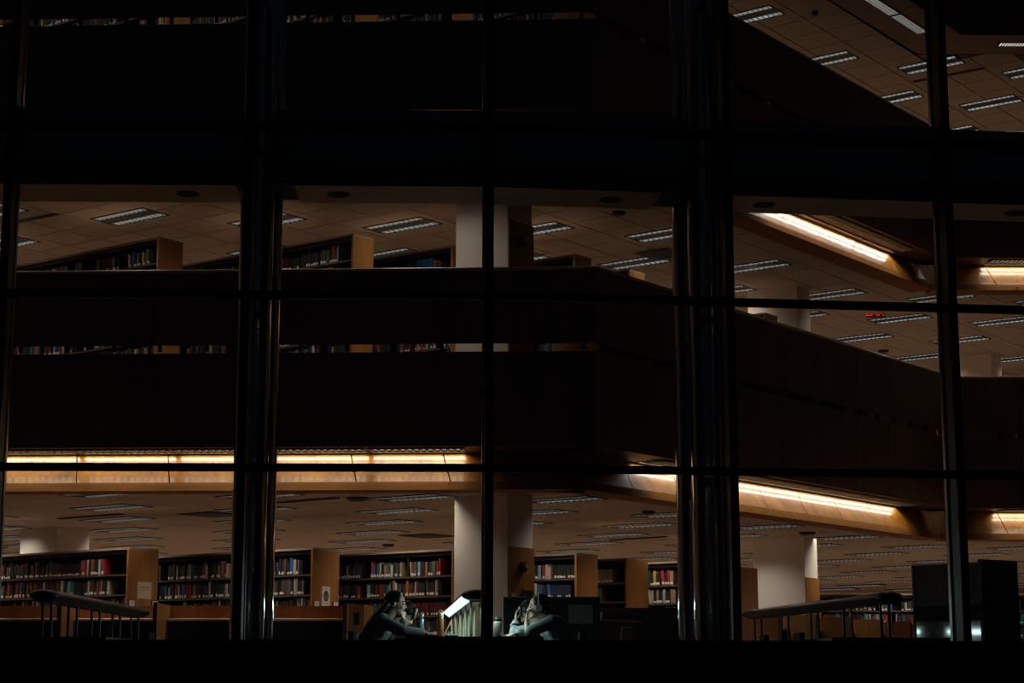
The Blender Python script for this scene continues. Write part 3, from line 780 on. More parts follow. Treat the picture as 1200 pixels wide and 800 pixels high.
for k in range(n_): m.quad(ell(0.04, 0.058, k), ell(0.04, 0.058, k + 1), ell(0.004, 0.004, k + 1), ell(0.004, 0.004, k))
m.build('oval_field', M['ink_grey'], sg)
m = MB()
for s_ in (-1, 1): m.box(0.0036, 0.0044, -0.006, 0.006, -0.03, 0.03, mx=Matrix.Translation((0, 0.011 * s_, 0.035)) @ Matrix.Rotation(-s_ * 0.45, 4, 'X'))
m.box(0.0036, 0.0044, -0.006, 0.006, -0.035, 0.012)
m.build('oval_figure', M['ink'], sg)
text_part('heading', 'RESERVED', 0.026, (0.0036, 0, 0.118), sg, M['ink_grey'])
text_part('footer', 'Reading', 0.032, (0.0036, 0, -0.10), sg, M['ink_grey'])
tag(sg, 'narrow white sign with a black oval emblem on a bookcase end', 'sign')
for (c, ys, z, w) in ((c1, (0.07, 0.53), 1.385, 'under the cream notice'), (c3, (0.08, 0.50), 1.375, 'beside the oval emblem sign'), (c6, (0.10, 0.42), 1.33, 'on the plain brown bookcase end')):
    for y, sd in zip(ys, ('left', 'right')):
        o = on_panel(c, y, z, 'label_holder')
        MB().box(0, 0.012, -0.062, 0.062, -0.062, 0.052).build('frame', M['dark_metal'], o)
        MB().box(0.012, 0.014, -0.053, 0.053, -0.04, 0.045).build('card', M['white_paper'], o)
        text_part('print', 'AB 12', 0.03, (0.0145, 0, 0.002), o, M['ink_grey'])
        tag(o, 'small white range card in dark holder %s, %s one' % (w, sd), 'label holder')

# ------------------------------------------------------------------ study carrels along the left balcony edge
YB = at_z(200, 709.7, 1.27).y
o = empty('study_carrel_row', (0, YB, 0))
xs = [-7.22, -5.96, -4.70, -3.44, -2.20]
for a, b in zip(xs, xs[1:]):
    MB().box(a + 0.02, b - 0.02, 0.0, 0.03, 0.02, 1.27).build('back_panel', M['wood'], o)
    sh_ = MB().box(a + 0.02, b - 0.02, -0.24, 0.0, 1.062, 1.085).build('shelf', M['wood_h'], o)
    MB().box(a + 0.02, b - 0.02, -0.262, -0.24, 1.055, 1.092).build('nosing', M['nosing'], sh_, bevel=0.009)  # pale strip added so the shelf edge looks lit
    MB().box(a + 0.02, b - 0.02, -0.72, 0.0, 0.70, 0.73).build('desk_top', M['black_wood'], o)
    MB().box(a + 0.02, b - 0.02, -0.12, -0.10, 0.05, 1.065).build('inner_panel', M['black_wood'], o)  # dark board stands in for the shade below the shelf
for x in xs:
    MB().box(x - 0.02, x + 0.02, -0.98, 0.04, 0.0, 1.275).build('divider', M['wood'], o)
    MB().box(x - 0.026, x + 0.026, -1.0, -0.98, 0.0, 1.28).build('divider_edge', M['black_wood'], o)
tag(o, 'row of wooden study carrels with pale shelf edges under the left balcony', 'carrels')
o = empty('desk_end_panel', at_z(407, 708, 1.27).xy.to_3d(), R(-8))
MB().box(0.0, 0.23, 0.0, 0.6, 0.0, 1.27).build('panel', M['wood'], o)
MB().box(-0.03, 0.0, -0.01, 0.6, 0.0, 1.28).build('edge', M['black_wood'], o)
MB().box(0.09, 0.17, -0.008, 0.0, 1.0, 1.16).build('socket_plate', M['ink'], o)
tag(o, 'narrow wooden desk end with a small dark plate left of the hooded reader', 'desk end')
# carrels along the slanting edge at right: dividers facing the camera
o = empty('study_carrel_row', (3.39, 28.22, 0), math.atan2(33.2 - 28.22, 6.45 - 3.39))
spc = 1.43
L = spc * 4.6
for k in range(5):
    x = k * spc
    MB().box(x - 0.02, x + 0.02, -0.70, 0.0, 0.0, 1.27).build('divider', M['wood'], o)
    MB().box(x - 0.022, x + 0.022, -0.72, -0.70, 0.0, 1.275).build('divider_edge', M['black_wood'], o)
    if k:
        MB().box(x - 0.40, x - 0.03, -0.20, -0.02, 0.60, 1.03).build('book_locker', M['black_wood'], o)  # dark box stands in for the shaded space under the carrel shelf
        MB().box(x - 0.42, x - 0.02, -0.22, -0.02, 1.03, 1.06).build('locker_top', M['cap'], o)
    MB().box(x + 0.02, x + spc - 0.02, -0.55, 0.0, 0.70, 0.73).build('desk_top', M['black_wood'], o)
    MB().box(x + 0.02, x + spc - 0.02, 0.0, 0.03, 0.02, 1.02).build('back_panel', M['wood'], o)
tag(o, 'row of light wooden study carrels receding below the right balcony edge', 'carrels')
# carrels right of the readers, their shade put into near-black boards
o = empty('study_carrel_row', (1.24, 26.28, 0))
MB().box(0.0, 1.25, 0.0, 0.04, 0.0, 1.27).build('back_panel', M['black_wood'], o)
MB().box(0.0, 0.04, -0.7, 0.0, 0.0, 1.2).build('divider', M['black_wood'], o)
MB().box(1.21, 1.25, -0.5, 0.0, 0.0, 1.2).build('divider', M['black_wood'], o)
MB().box(0.04, 1.21, -0.6, 0.0, 0.70, 0.73).build('desk_top', M['black_wood'], o)
tag(o, 'dark study carrel left of the right steel columns', 'carrels')
pA, pB = at_z(704, 724.4, 1.05), at_z(752, 727.4, 1.05)
o = empty('reading_shelf', (pA.x, pA.y, 0), math.atan2(pB.y - pA.y, pB.x - pA.x)); ln = (pB - pA).length
MB().box(0, ln, 0.0, 0.18, 1.025, 1.05).build('shelf_board', M['cap'], o)
MB().box(0, ln, 0.02, 0.05, 0.0, 1.025).build('support_panel', M['black_wood'], o)
tag(o, 'low pale edged shelf in the dark, right of the reader with headphones', 'shelf')
pb = at_z(727, 736, 0.92)
o = empty('binder', (pb.x, pb.y, 0.0), R(20))
bdx = 0.07
MB().box(-bdx, bdx, 0.0, 0.03, 0.70, 0.935, mx=Matrix.Rotation(R(6), 4, 'Y')).build('cover', M['ink_grey'], o)
MB().box(-bdx + .005, bdx - .005, 0.005, 0.026, 0.935, 0.945, mx=Matrix.Rotation(R(6), 4, 'Y')).build('page_block', M['white_paper'], o)
tag(o, 'grey binder standing on the dark desk below the pale shelf edge', 'binder')
o = empty('side_desk', (pb.x, pb.y + 0.05, 0.0), R(20))
MB().box(-0.5, 0.45, -0.25, 0.35, 0.665, 0.695).build('desk_top', M['black_wood'], o)
for (x, y) in ((-0.46, -0.2), (0.41, -0.2), (-0.46, 0.3), (0.41, 0.3)):
    MB().box(x - 0.02, x + 0.02, y - 0.02, y + 0.02, 0, 0.665).build('leg', M['black_wood'], o)
tag(o, 'small dark desk carrying the grey binder', 'desk')
pA, pB = at_z(590, 700.3, 1.27), at_z(703, 700.3, 1.27)
o = empty('privacy_screen', (pA.x, pA.y, 0))
w_ = pB.x - pA.x
M['screen_cloth'] = mat('black_screen_cloth', (0.006, 0.005, 0.0045), 0.95, spec=0.1)
MB().box(0, w_, 0, 0.05, 0.05, 1.27).build('board', M['screen_cloth'], o)
MB().box(0, w_, -0.01, 0.06, 1.27, 1.285).build('top_rail', M['black_steel'], o)
for x in (0.06, w_ - 0.06): MB().box(x - 0.03, x + 0.03, -0.25, 0.3, 0, 0.05).build('foot', M['black_steel'], o)
tag(o, 'dark privacy screen behind the reader with headphones', 'screen')
po = empty('poster', (pA.x, pA.y - 0.004, 0))
def ppx(px): return at_y(px, 715, pA.y).x - pA.x
zt = at_y(680, 708, pA.y).z; zb = at_y(680, 730.5, pA.y).z
M['grey_poster'] = mat('dim_grey_poster', (0.032, 0.029, 0.025), 0.8)
MB().box(ppx(666), ppx(695), 0, 0.003, zb, zt).build('sheet', M['grey_poster'], po)
tag(po, 'dim grey poster on the dark privacy screen', 'poster')

# ------------------------------------------------------------------ grey glass boards at right
pA, pB = at_z(1068.5, 661, 1.8), at_z(1150, 657.3, 1.8)
a_ = math.atan2(pB.y - pA.y, pB.x - pA.x); ln = (pB - pA).length
def board(pos, ang, ln, h, face, lab, rail):
    o = empty('rolling_board', (pos.x, pos.y, 0), ang)
    MB().box(0.03, ln - 0.03, 0.0, 0.03, 0.20, h - 0.02).build('panel', face, o)
    if rail: MB().box(0.03, ln - 0.03, -0.004, 0.0, 1.115, 1.27).build('middle_band', M['black_wood'], o)  # dark strip painted where the glass shows a reflection
    MB().box(0.0, ln, -0.012, 0.04, h - 0.02, h).build('top_rail', M['white_metal'] if rail else M['dark_metal'], o)
    for x in (0.0, ln - 0.03):
        MB().box(x, x + 0.03, -0.012, 0.04, 0.06, h - 0.02).build('side_post', M['dark_metal'], o)
        f = MB().box(x - 0.01, x + 0.04, -0.22, 0.25, 0.06, 0.10).build('foot', M['dark_metal'], o)
        for y in (-0.18, 0.21): MB().cyl((x + 0.0, y, 0.032), (x + 0.03, y, 0.032), 0.03, n=14).build('castor', M['dark_metal'], f)
    return tag(o, lab, 'board')
board(pA, a_, ln + 0.12, 1.80, M['glassboard'], 'tall grey glass board reflecting the reading lamp, behind the right mullion', True)
pC, pD = at_z(1148.5, 655, 1.8), at_z(1191, 657.3, 1.8)
M['black_board'] = mat('black_board_back', (0.010, 0.010, 0.011), 0.6)
pD2 = pD + (pD - pC).normalized() * 0.0
board(pC, math.atan2(pD.y - pC.y, pD.x - pC.x), (pD - pC).length, 1.80, M['black_board'], 'tall black board standing at the right edge beside the grey glass board', False)

# ------------------------------------------------------------------ reading tables with long lamp canopies
TZ = 0.70
def lamp_profile(w, h, n=14):
    return [(w * math.cos(PI - PI * k / n), h * math.sin(PI * k / n) ** 0.8) for k in range(n + 1)]
def reading_table(near, far, lit, lab_t, lab_l, end=0.66):
    """near/far: centre line points (plan) of the lamp; table below it"""
    d = far - near; ln = d.length; ang = math.atan2(d.y, d.x) - PI / 2
    t = empty('reading_table', (near.x, near.y, 0), ang)
    MB().box(-end, end, -0.02, ln + 0.25, TZ - 0.035, TZ).build('table_top', M['black_wood'], t, bevel=0.006)
    MB().box(-end, end, -0.03, -0.02, TZ - 0.04, TZ + 0.001).build('edge_strip', M['shelf_edge'], t)
    for y in (0.25, ln * 0.5, ln):
        MB().box(-end + 0.12, end - 0.12, y - 0.03, y + 0.03, 0.0, TZ - 0.036).build('trestle', M['black_wood'], t)
    l = empty('table_lamp', (near.x, near.y, TZ), ang)
    zb, wd, hh = 0.405, 0.148, 0.062
    P = lamp_profile(wd, hh)
    m = MB()
    for k in range(len(P) - 1):
        (xa, za), (xb, zb_) = P[k], P[k + 1]
        m.quad((xa, 0.10, zb + za), (xb, 0.10, zb + zb_), (xb, ln, zb + zb_), (xa, ln, zb + za))
        m.quad((xa * .96, 0.10, zb + za * .93), (xb * .96, 0.10, zb + zb_ * .93), (xb * .96, ln, zb + zb_ * .93), (xa * .96, ln, zb + za * .93))
        f = m.bm.faces
    c = m.build('canopy', M['dark_metal'], l)
    for p in c.data.polygons: p.use_smooth = True
    for (y0, y1, sg) in ((0.0, 0.10, 1), (ln, ln + 0.10, 1)):        # rounded end caps
        m = MB(); rings = []; E = [(wd * math.cos(2 * PI * k / 24), (hh if k <= 12 else 0.052) * math.sin(2 * PI * k / 24)) for k in range(24)]
        for j in range(5):
            q = j / 4; q = q if y0 == 0 else 1 - q
            y = y0 + (y1 - y0) * j / 4; sc_ = math.sin(PI / 2 * (0.40 + 0.60 * q))
            rings.append([m.bm.verts.new((x * sc_, y, zb + z * (0.7 * sc_ + 0.3))) for x, z in E])
        for A, B in zip(rings, rings[1:]):
            for k in range(24): m.bm.faces.new((A[k], A[(k + 1) % 24], B[(k + 1) % 24], B[k])).smooth = True
        m.bm.faces.new(rings[0]); m.bm.faces.new(rings[-1])
        m.build('end_cap', M['dark_metal'], l)
    for s_ in (-1, 1):                                              # the two lenses, sloping to the middle
        m = MB(); a0, a1 = (s_ * wd * 0.985, zb - 0.002), (s_ * 0.070, zb - 0.058)
        m.quad((a0[0], 0.09, a0[1]), (a1[0], 0.09, a1[1]), (a1[0], ln + 0.02, a1[1]), (a0[0], ln + 0.02, a0[1]))
        m.build('lens', M['tube'] if lit else M['tube_off'], l)
    MB().box(-0.070, 0.070, 0.09, ln + 0.02, zb - 0.060, zb - 0.048).build('spine', M['post'] if lit else M['shelf_edge'], l)  # paler on the lit lamp, its glow put into the colour
    npair = 5
    for k in range(npair):
        y = 0.25 + (ln - 0.45) * k / (npair - 1)
        for x in (-0.045, 0.045):
            MB().cyl((x, y, 0.0), (x, y, zb - 0.055), 0.012 if lit else 0.016, n=10).build('post', M['post'] if lit else M['dark_metal'], l)  # posts of the lit lamp take the painted lamplight colour
    if lit:
        nseg = 4
        for k in range(nseg):
            y = 0.1 + (ln - 0.1) * (k + 0.5) / nseg
            for s_ in (-1, 1):
                area_light('reading_tube_lamp', l, (s_ * 0.118, y, zb - 0.055), 0.07, (ln - 0.1) / nseg * 0.96, W_READ, (0.70, 0.97, 0.93), R(180), (0, R(-s_ * 38), 0))
    tag(t, lab_t, 'table', 'long reading tables along the glass'); tag(l, lab_l, 'lamp', 'long reading lamps on the tables')
    return t, l
def v2(p): return Vector((p.x, p.y))
LZ = TZ + 0.42
TN = v2(at_z(559, 695.5, LZ)); TF = v2(at_z(533, 716, LZ))
reading_table(TN, TF, True, 'reading table with the lit lamp, bottles and four readers', 'lit reading lamp on the middle table between the readers')
LN, LF = v2(at_z(49, 695.5, LZ)), v2(at_z(162, 716.5, LZ))
reading_table(LN, LF, False, 'reading table below the unlit lamp at far left', 'unlit dark reading lamp canopy before the left carrels')
RN, RF = v2(at_z(1046, 698, LZ)), v2(at_z(883, 718.5, LZ))
reading_table(RN, RF, False, 'reading table below the unlit lamp at right', 'unlit dark reading lamp canopy before the right carrels')

# ------------------------------------------------------------------ small ceiling fittings
def fitting_vent(px, py, zc, sz, lab, dark=True):
    p = at_z(px, py, zc); o = empty('air_vent', (p.x, p.y, zc - 0.012), GA)
    MB().box(-sz, sz, -sz, sz, -0.004, 0.008).build('frame', M['black_steel'], o)
    for k in range(7):
        y = -sz + (k + 0.5) * 2 * sz / 7
        MB().box(-sz + 0.03, sz - 0.03, y - 0.012, y + 0.02, -0.012, -0.004).build('slat', M['dark_metal'], o)
    tag(o, lab, 'vent')
fitting_vent(775, 297, 7.4, 0.34, 'dark square vent in the middle floor ceiling left of the right columns')
fitting_vent(247, 602, 2.8, 0.36, 'dark square vent in the ground floor ceiling left of the left columns')
fitting_vent(500, 627, 2.8, 0.36, 'dark square vent in the ground floor ceiling left of the white pillar')
def fitting_smoke(px, py, zc, lab, r=0.10):
    p = at_z(px, py, zc); o = empty('smoke_detector', (p.x, p.y, zc))
    MB().lathe([(r, 0.0), (r, -0.03), (r * 0.7, -0.06), (r * 0.3, -0.065)], 20).build('housing', M['dark_metal'], o)
    MB().lathe([(r * 1.25, 0.004), (r * 1.25, -0.008)], 20).build('base_ring', M['white_metal'], o)
    tag(o, lab, 'smoke detector')
fitting_smoke(725, 248, 7.4, 'smoke detector on the middle floor ceiling below the beam', 0.11)
fitting_smoke(419, 582, 2.8, 'dark round detector under the left balcony lip', 0.16)
fitting_smoke(946, 623, 2.8, 'dark round detector on the ceiling above the right pillar', 0.15)
fitting_smoke(760, 598, 2.8, 'dark detector on the ground ceiling left of the right columns', 0.11)
fitting_smoke(455, 637, 2.8, 'small far detector above the bookcase left of the pillar', 0.12)
fitting_smoke(1035, 410, 7.4, 'small detector on the middle floor ceiling at right', 0.12)
fitting_smoke(955, 14, 12.0, 'small dark sprinkler on the top floor ceiling', 0.06)
def fitting_slot(ax, ay, bx, by, zc, lab):
    a, b = at_z(ax, ay, zc), at_z(bx, by, zc); d = b - a
    o = empty('slot_diffuser', (a.x, a.y, zc - 0.01), math.atan2(d.y, d.x)); ln = d.length
    MB().box(0, ln, -0.055, 0.055, -0.004, 0.006).build('frame', M['black_steel'], o)
    for y in (-0.03, 0.015): MB().box(0.02, ln - 0.02, y, y + 0.012, -0.010, -0.004).build('blade', M['dark_metal'], o)
    tag(o, lab, 'vent', 'linear slot vents in the ceilings')
fitting_slot(22, 259, 67, 250, 7.4, 'dark linear slot vent in the middle floor ceiling at far left')
fitting_slot(1070, 95.5, 1153, 79.5, 12.0, 'dark linear slot vent in the top floor ceiling at right')
fitting_slot(70, 607, 143, 601.5, 2.8, 'long dark slot vent in the ground floor ceiling at far left')
fitting_slot(326, 588, 395, 582.5, 2.8, 'dark slot vent in the ground floor ceiling right of the left columns')
fitting_slot(716, 632, 780, 628, 2.8, 'dark slot vent in the ground floor ceiling above the right bookcases')
# exit sign
pe = at_y(1026, 365.5, 36.0)
o = empty('exit_sign', (pe.x, pe.y, 7.4))
MB().box(-0.19, 0.19, -0.02, 0.02, pe.z - 7.4 - 0.11, pe.z - 7.4 + 0.12).build('housing', M['dark_metal'], o)
MB().cyl((0, 0, pe.z - 7.4 + 0.12), (0, 0, 0), 0.012, n=8).build('stem', M['dark_metal'], o)
t = text_part('letters', 'EXIT', 0.20, (0, -0.0215, pe.z - 7.4 - 0.02), o, M['exit_red']); t.rotation_euler = (PI / 2, 0, 0)
tag(o, 'red lit exit sign hanging below the middle floor ceiling', 'sign')

# ------------------------------------------------------------------ chairs
M['chair_wood'] = mat('reddish_chair_wood', (0.022, 0.008, 0.005), 0.75, spec=0.15, noise=((8, 8, 1), 0.2))
M['seat_cloth'] = mat('dark_red_seat_cloth', (0.05, 0.012, 0.012), 0.9)
def make_chair():
    o = empty('chair')                                              # faces +x
    for (x, y, h) in ((0.19, -0.19, 0.42), (0.19, 0.19, 0.42), (-0.20, -0.19, 0.76), (-0.20, 0.19, 0.76)):
        m = MB(); m.cyl((x, y, 0), (x - (0.07 if h > 0.5 else 0), y, h), 0.018, 0.020, n=10); m.build('leg', M['chair_wood'], o)
    MB().box(-0.20, 0.23, -0.22, 0.22, 0.415, 0.455).build('seat', M['seat_cloth'], o, bevel=0.012)
    m = MB(); n = 8
    for k in range(n):
        t0, t1 = k / n, (k + 1) / n
        def px_(t): return -0.26 - 0.035 * math.sin(PI * t)
        y0, y1 = -0.21 + 0.42 * t0, -0.21 + 0.42 * t1; x0, x1 = px_(t0), px_(t1)
        for (za, zb_) in ((0.62, 0.765),):
            vs = [m.bm.verts.new(p) for p in ((x0, y0, za), (x1, y1, za), (x1, y1, zb_), (x0, y0, zb_), (x0 + .025, y0, za), (x1 + .025, y1, za), (x1 + .025, y1, zb_), (x0 + .025, y0, zb_))]
            for f in ((0, 1, 2, 3), (7, 6, 5, 4), (0, 4, 5, 1), (2, 6, 7, 3), (0, 3, 7, 4), (1, 5, 6, 2)): m.bm.faces.new([vs[i] for i in f])
    m.build('backrest', M['chair_wood'], o)
    for y in (-0.19, 0.19): MB().box(-0.19, 0.18, y - 0.01, y + 0.01, 0.20, 0.23).build('stretcher', M['chair_wood'], o)
    return o
chair0 = None
for (x, y, rz, lab) in ((-1.36, 18.98, 0, 'dark wooden chair under the hooded reader at left'), (-1.40, 19.78, 0, 'dark wooden chair under the bowed reader'),
                        (0.45, 18.98, PI, 'dark wooden chair under the reader with headphones'), (0.47, 19.78, PI, 'dark wooden chair behind the reader with headphones'),
                        (-4.05, 19.6, PI, 'empty dark chair at the right side of the far left table'), (3.27, 19.6, 0, 'empty dark chair at the near left side of the right table'),
                        (3.05, 20.7, 0, 'empty dark chair at the left side of the right table, further back')):
    o = chair0 = make_chair() if chair0 is None else copy_tree(chair0)
    o.location = (x, y, 0); o.rotation_euler.z = rz
    tag(o, lab, 'chair', 'wooden chairs at the reading tables')

# ------------------------------------------------------------------ people
M['skin'] = mat('skin', (0.50, 0.32, 0.23), 0.5)
M['hair'] = mat('dark_brown_hair', (0.012, 0.008, 0.006), 0.45, noise=((90, 90, 8), 0.4))
M['eye'] = mat('eye_dark', (0.02, 0.014, 0.01), 0.15)
M['lip'] = mat('lip_skin', (0.36, 0.13, 0.11), 0.45)
M['jacket'] = mat('grey_blue_jacket_cloth', (0.17, 0.20, 0.20), 0.9, noise=((30, 30, 30), 0.2))
M['sweater'] = mat('pale_grey_sweater_knit', (0.33, 0.40, 0.40), 0.95, noise=((60, 60, 60), 0.15))
M['black_cloth'] = mat('black_cloth', (0.015, 0.015, 0.017), 0.9)
M['denim'] = mat('dark_denim', (0.02, 0.028, 0.05), 0.9)
M['shoe'] = mat('dark_shoe', (0.02, 0.02, 0.02), 0.6)
M['phones'] = mat('grey_green_headphone_plastic', (0.26, 0.31, 0.28), 0.4)

def cap(m, p0, p1, r0, r1, n=12):
    """capsule with different end radii (closed shapes, merged by a voxel remesh)"""
    p0, p1 = Vector(p0), Vector(p1); d = p1 - p0
    if d.length < 1e-6: d = Vector((0, 0, 1e-4)); p1 = p0 + d
    z = d.normalized(); a = z.orthogonal().normalized(); b = z.cross(a); rings = []
    for k in range(1, 5): t = -PI / 2 + PI / 2 * k / 4; rings.append((p0 + z * r0 * math.sin(t), r0 * math.cos(t)))
    for k in range(0, 4): t = PI / 2 * k / 4; rings.append((p1 + z * r1 * math.sin(t), r1 * math.cos(t)))
    R_ = [[m.bm.verts.new(c + (a * math.cos(2 * PI * k / n) + b * math.sin(2 * PI * k / n)) * r) for k in range(n)] for c, r in rings]
    lo = m.bm.verts.new(p0 - z * r0); hi = m.bm.verts.new(p1 + z * r1)
    for A, B in zip(R_, R_[1:]):
        for k in range(n): m.bm.faces.new((A[k], A[(k + 1) % n], B[(k + 1) % n], B[k]))
    for k in range(n): m.bm.faces.new((R_[0][(k + 1) % n], R_[0][k], lo)); m.bm.faces.new((R_[-1][k], R_[-1][(k + 1) % n], hi))
def ell3(m, c, r, mx=None, n=16):
    ret = bmesh.ops.create_uvsphere(m.bm, u_segments=n, v_segments=n // 2 + 2, radius=1.0)
    T = Matrix.Translation(c) @ Matrix.Diagonal((*r, 1))
    if mx is not None: T = mx @ T
    for v in ret['verts']: v.co = T @ v.co
def remeshed(name, m, material, parent, vox, smooth=3):
    o = m.build(name, material, None)
    md = o.modifiers.new('r', 'REMESH'); md.mode = 'VOXEL'; md.voxel_size = vox; md.use_smooth_shade = True
    if smooth: sm = o.modifiers.new('s', 'SMOOTH'); sm.iterations = smooth; sm.factor = 0.5
    dg = bpy.context.evaluated_depsgraph_get()
    me = bpy.data.meshes.new_from_object(o.evaluated_get(dg)); me.name = name
    o.modifiers.clear(); old = o.data; o.data = me; bpy.data.meshes.remove(old)
    if not me.materials: me.materials.append(material)
    for p in me.polygons: p.use_smooth = True
    o.parent = parent
    return o
def hand(m, wrist, d, nrm, curl, side):
    """palm plus four fingers and a thumb; d: finger direction, nrm: direction the palm faces, curl in degrees per joint"""
    d = Vector(d).normalized(); nrm = Vector(nrm); nrm = (nrm - d * nrm.dot(d)).normalized(); s_ = d.cross(nrm) * side
    w = Vector(wrist)
    for q in (-0.026, -0.009, 0.009, 0.026): cap(m, w + s_ * q * 0.7 + d * 0.012, w + d * 0.078 + s_ * q, 0.0135, 0.0115, 10)
    for q, ln, r in ((-0.028, 0.062, 0.0078), (-0.0095, 0.078, 0.0085), (0.0095, 0.073, 0.0085), (0.028, 0.066, 0.008)):
        p = w + d * 0.082 + s_ * q; a = 0.0
        for seg, f in enumerate((0.45, 0.32, 0.23)):
            a += R(curl) * (0.6 if seg == 0 else 1.0)
            e = p + (d * math.cos(a) + nrm * math.sin(a)) * ln * f * 1.12 + s_ * q * 0.10
            cap(m, p, e, r, r * 0.92, 10); p = e; r *= 0.92
    p = w + d * 0.022 + s_ * 0.030
    e = p + (d * 0.65 + s_ * 0.65 + nrm * 0.35).normalized() * 0.042; cap(m, p, e, 0.012, 0.0098, 10)
    e2 = e + (d * 0.85 + s_ * 0.22 + nrm * 0.45).normalized() * 0.034; cap(m, e, e2, 0.0098, 0.008, 10)

def person(name_lab, base, sgn, J, top, top_name, hair_kind, sleeve=1.0):
    """J: joints in a frame facing +x (pelvis on the origin plan point); sgn -1 turns the figure round"""
    o = empty('person', (base[0], base[1], 0.0), 0.0 if sgn > 0 else PI)
    V3 = lambda k: Vector(J[k])
    sk = MB()
    # trunk and neck
    cap(sk, (0, -0.06, 0.53), (0, 0.06, 0.53), 0.105, 0.105); cap(sk, (0, 0, 0.54), V3('waist'), 0.115, 0.105)
    cap(sk, V3('waist'), V3('chest'), 0.105, 0.115)
    for s_ in (-1, 1): cap(sk, V3('chest') + Vector((0, s_ * 0.05, 0)), V3('sh_l' if s_ > 0 else 'sh_r') * 0.8 + V3('neck') * 0.2, 0.10, 0.06)
    cap(sk, V3('neck') - Vector((0.01, 0, 0.03)), V3('head') + Vector((-0.02, 0, -0.05)), 0.056, 0.052)
    # head
    HM = Matrix.Translation(V3('head')) @ Matrix.Rotation(R(J['pitch']), 4, 'Y') @ Matrix.Rotation(R(J.get('roll', 0)), 4, 'X')
    h = lambda c, r: ell3(sk, c, r, HM, 18)
    h((-0.012, 0, 0.045), (0.095, 0.074, 0.078)); h((0.028, 0, -0.01), (0.062, 0.058, 0.09)); h((0.042, 0, -0.068), (0.043, 0.043, 0.034))
    h((0.072, 0, -0.088), (0.020, 0.024, 0.018)); h((0.074, 0, 0.034), (0.016, 0.048, 0.012)); h((0.084, 0, -0.046), (0.013, 0.024, 0.014))
    for s_ in (-1, 1):
        h((0.060, s_ * 0.034, -0.022), (0.028, 0.022, 0.022)); h((-0.012, s_ * 0.074, -0.005), (0.017, 0.009, 0.030))
    cap(sk, HM @ Vector((0.082, 0, 0.022)), HM @ Vector((0.106, 0, -0.016)), 0.009, 0.0125)
    for s_ in (-1, 1): h((0.092, s_ * 0.012, -0.020), (0.012, 0.009, 0.008))
    # arms and hands
    for s_, q in ((1, 'l'), (-1, 'r')):
        cap(sk, V3('sh_' + q), V3('el_' + q), 0.046, 0.038); cap(sk, V3('el_' + q), V3('wr_' + q), 0.038, 0.025)
        hd = J['hand_' + q]; hand(sk, V3('wr_' + q), hd[0], hd[1], hd[2], s_)
    # legs
    for s_ in (-1, 1):
        cap(sk, (0.02, s_ * 0.085, 0.52), (0.43, s_ * 0.10, 0.525), 0.082, 0.056); cap(sk, (0.43, s_ * 0.10, 0.525), (0.38, s_ * 0.10, 0.10), 0.054, 0.036)
        cap(sk, (0.37, s_ * 0.10, 0.055), (0.52, s_ * 0.11, 0.035), 0.040, 0.030)
    remeshed('body', sk, M['skin'], o, 0.0065, 3)
    # clothing
    c = MB()
    cap(c, (0.0, -0.06, 0.55), (0.0, 0.06, 0.55), 0.125, 0.125); cap(c, (0, 0, 0.56), V3('waist'), 0.135, 0.130); cap(c, V3('waist'), V3('chest'), 0.130, 0.140)
    for s_ in (-1, 1): cap(c, V3('chest') + Vector((0, s_ * 0.05, 0)), V3('sh_l' if s_ > 0 else 'sh_r'), 0.125, 0.072)
    cap(c, V3('chest'), V3('neck') + Vector((-0.015, 0, -0.015)), 0.12, 0.070)
    for q in 'lr':
        end = V3('el_' + q).lerp(V3('wr_' + q), J.get('cuff_' + q, 0.92))
        if J.get('cuff_' + q, 1) < 0: cap(c, V3('sh_' + q), V3('el_' + q).lerp(V3('sh_' + q), -J['cuff_' + q]), 0.072, 0.060)
        else: cap(c, V3('sh_' + q), V3('el_' + q), 0.070, 0.056); cap(c, V3('el_' + q), end, 0.056, 0.044)
        mid = V3('sh_' + q).lerp(V3('el_' + q), 0.55); rnd = random.Random(5)
        for k in range(6):                                          # folds round the sleeve
            f = 0.25 + 0.13 * k; pa = V3('sh_' + q).lerp(V3('el_' + q), f)
            ell3(c, pa + Vector((rnd.uniform(-.01, .01), 0, rnd.uniform(-.012, .012))), (0.067 - 0.012 * f, 0.067 - 0.012 * f, 0.014), None, 12)
    if J.get('hood'):
        n_ = V3('neck')
        for a in range(9):
            t = -PI * 0.62 + PI * 1.24 * a / 8
            p = n_ + Vector((-0.055 - 0.05 * math.cos(t), 0.105 * math.sin(t), 0.012 + 0.012 * math.cos(t)))
            ell3(c, p, (0.045, 0.04, 0.034), None, 12)
        ell3(c, n_ + Vector((-0.13, 0, -0.05)), (0.05, 0.09, 0.09), None, 14)
    remeshed(top_name, c, top, o, 0.009, 2)
    t = MB()
    cap(t, (0.0, -0.06, 0.535), (0.0, 0.06, 0.535), 0.122, 0.122)
    for s_ in (-1, 1): cap(t, (0.02, s_ * 0.085, 0.525), (0.43, s_ * 0.10, 0.528), 0.095, 0.066); cap(t, (0.43, s_ * 0.10, 0.525), (0.38, s_ * 0.10, 0.12), 0.066, 0.052)
    remeshed('trousers', t, M['denim'], o, 0.014, 2)
    for s_ in (-1, 1):
        f = MB(); cap(f, (0.355, s_ * 0.10, 0.053), (0.535, s_ * 0.11, 0.040), 0.050, 0.038); f.build('shoe', M['shoe'], o)
    # hair
    g_ = MB(); e_ = lambda c_, r_: ell3(g_, c_, r_, HM, 18)
    e_((-0.034, 0, 0.058), (0.095, 0.084, 0.086)); e_((-0.055, 0, -0.005), (0.070, 0.080, 0.085))
    for s_ in (-1, 1): e_((0.002, s_ * 0.060, 0.060), (0.046, 0.024, 0.05))
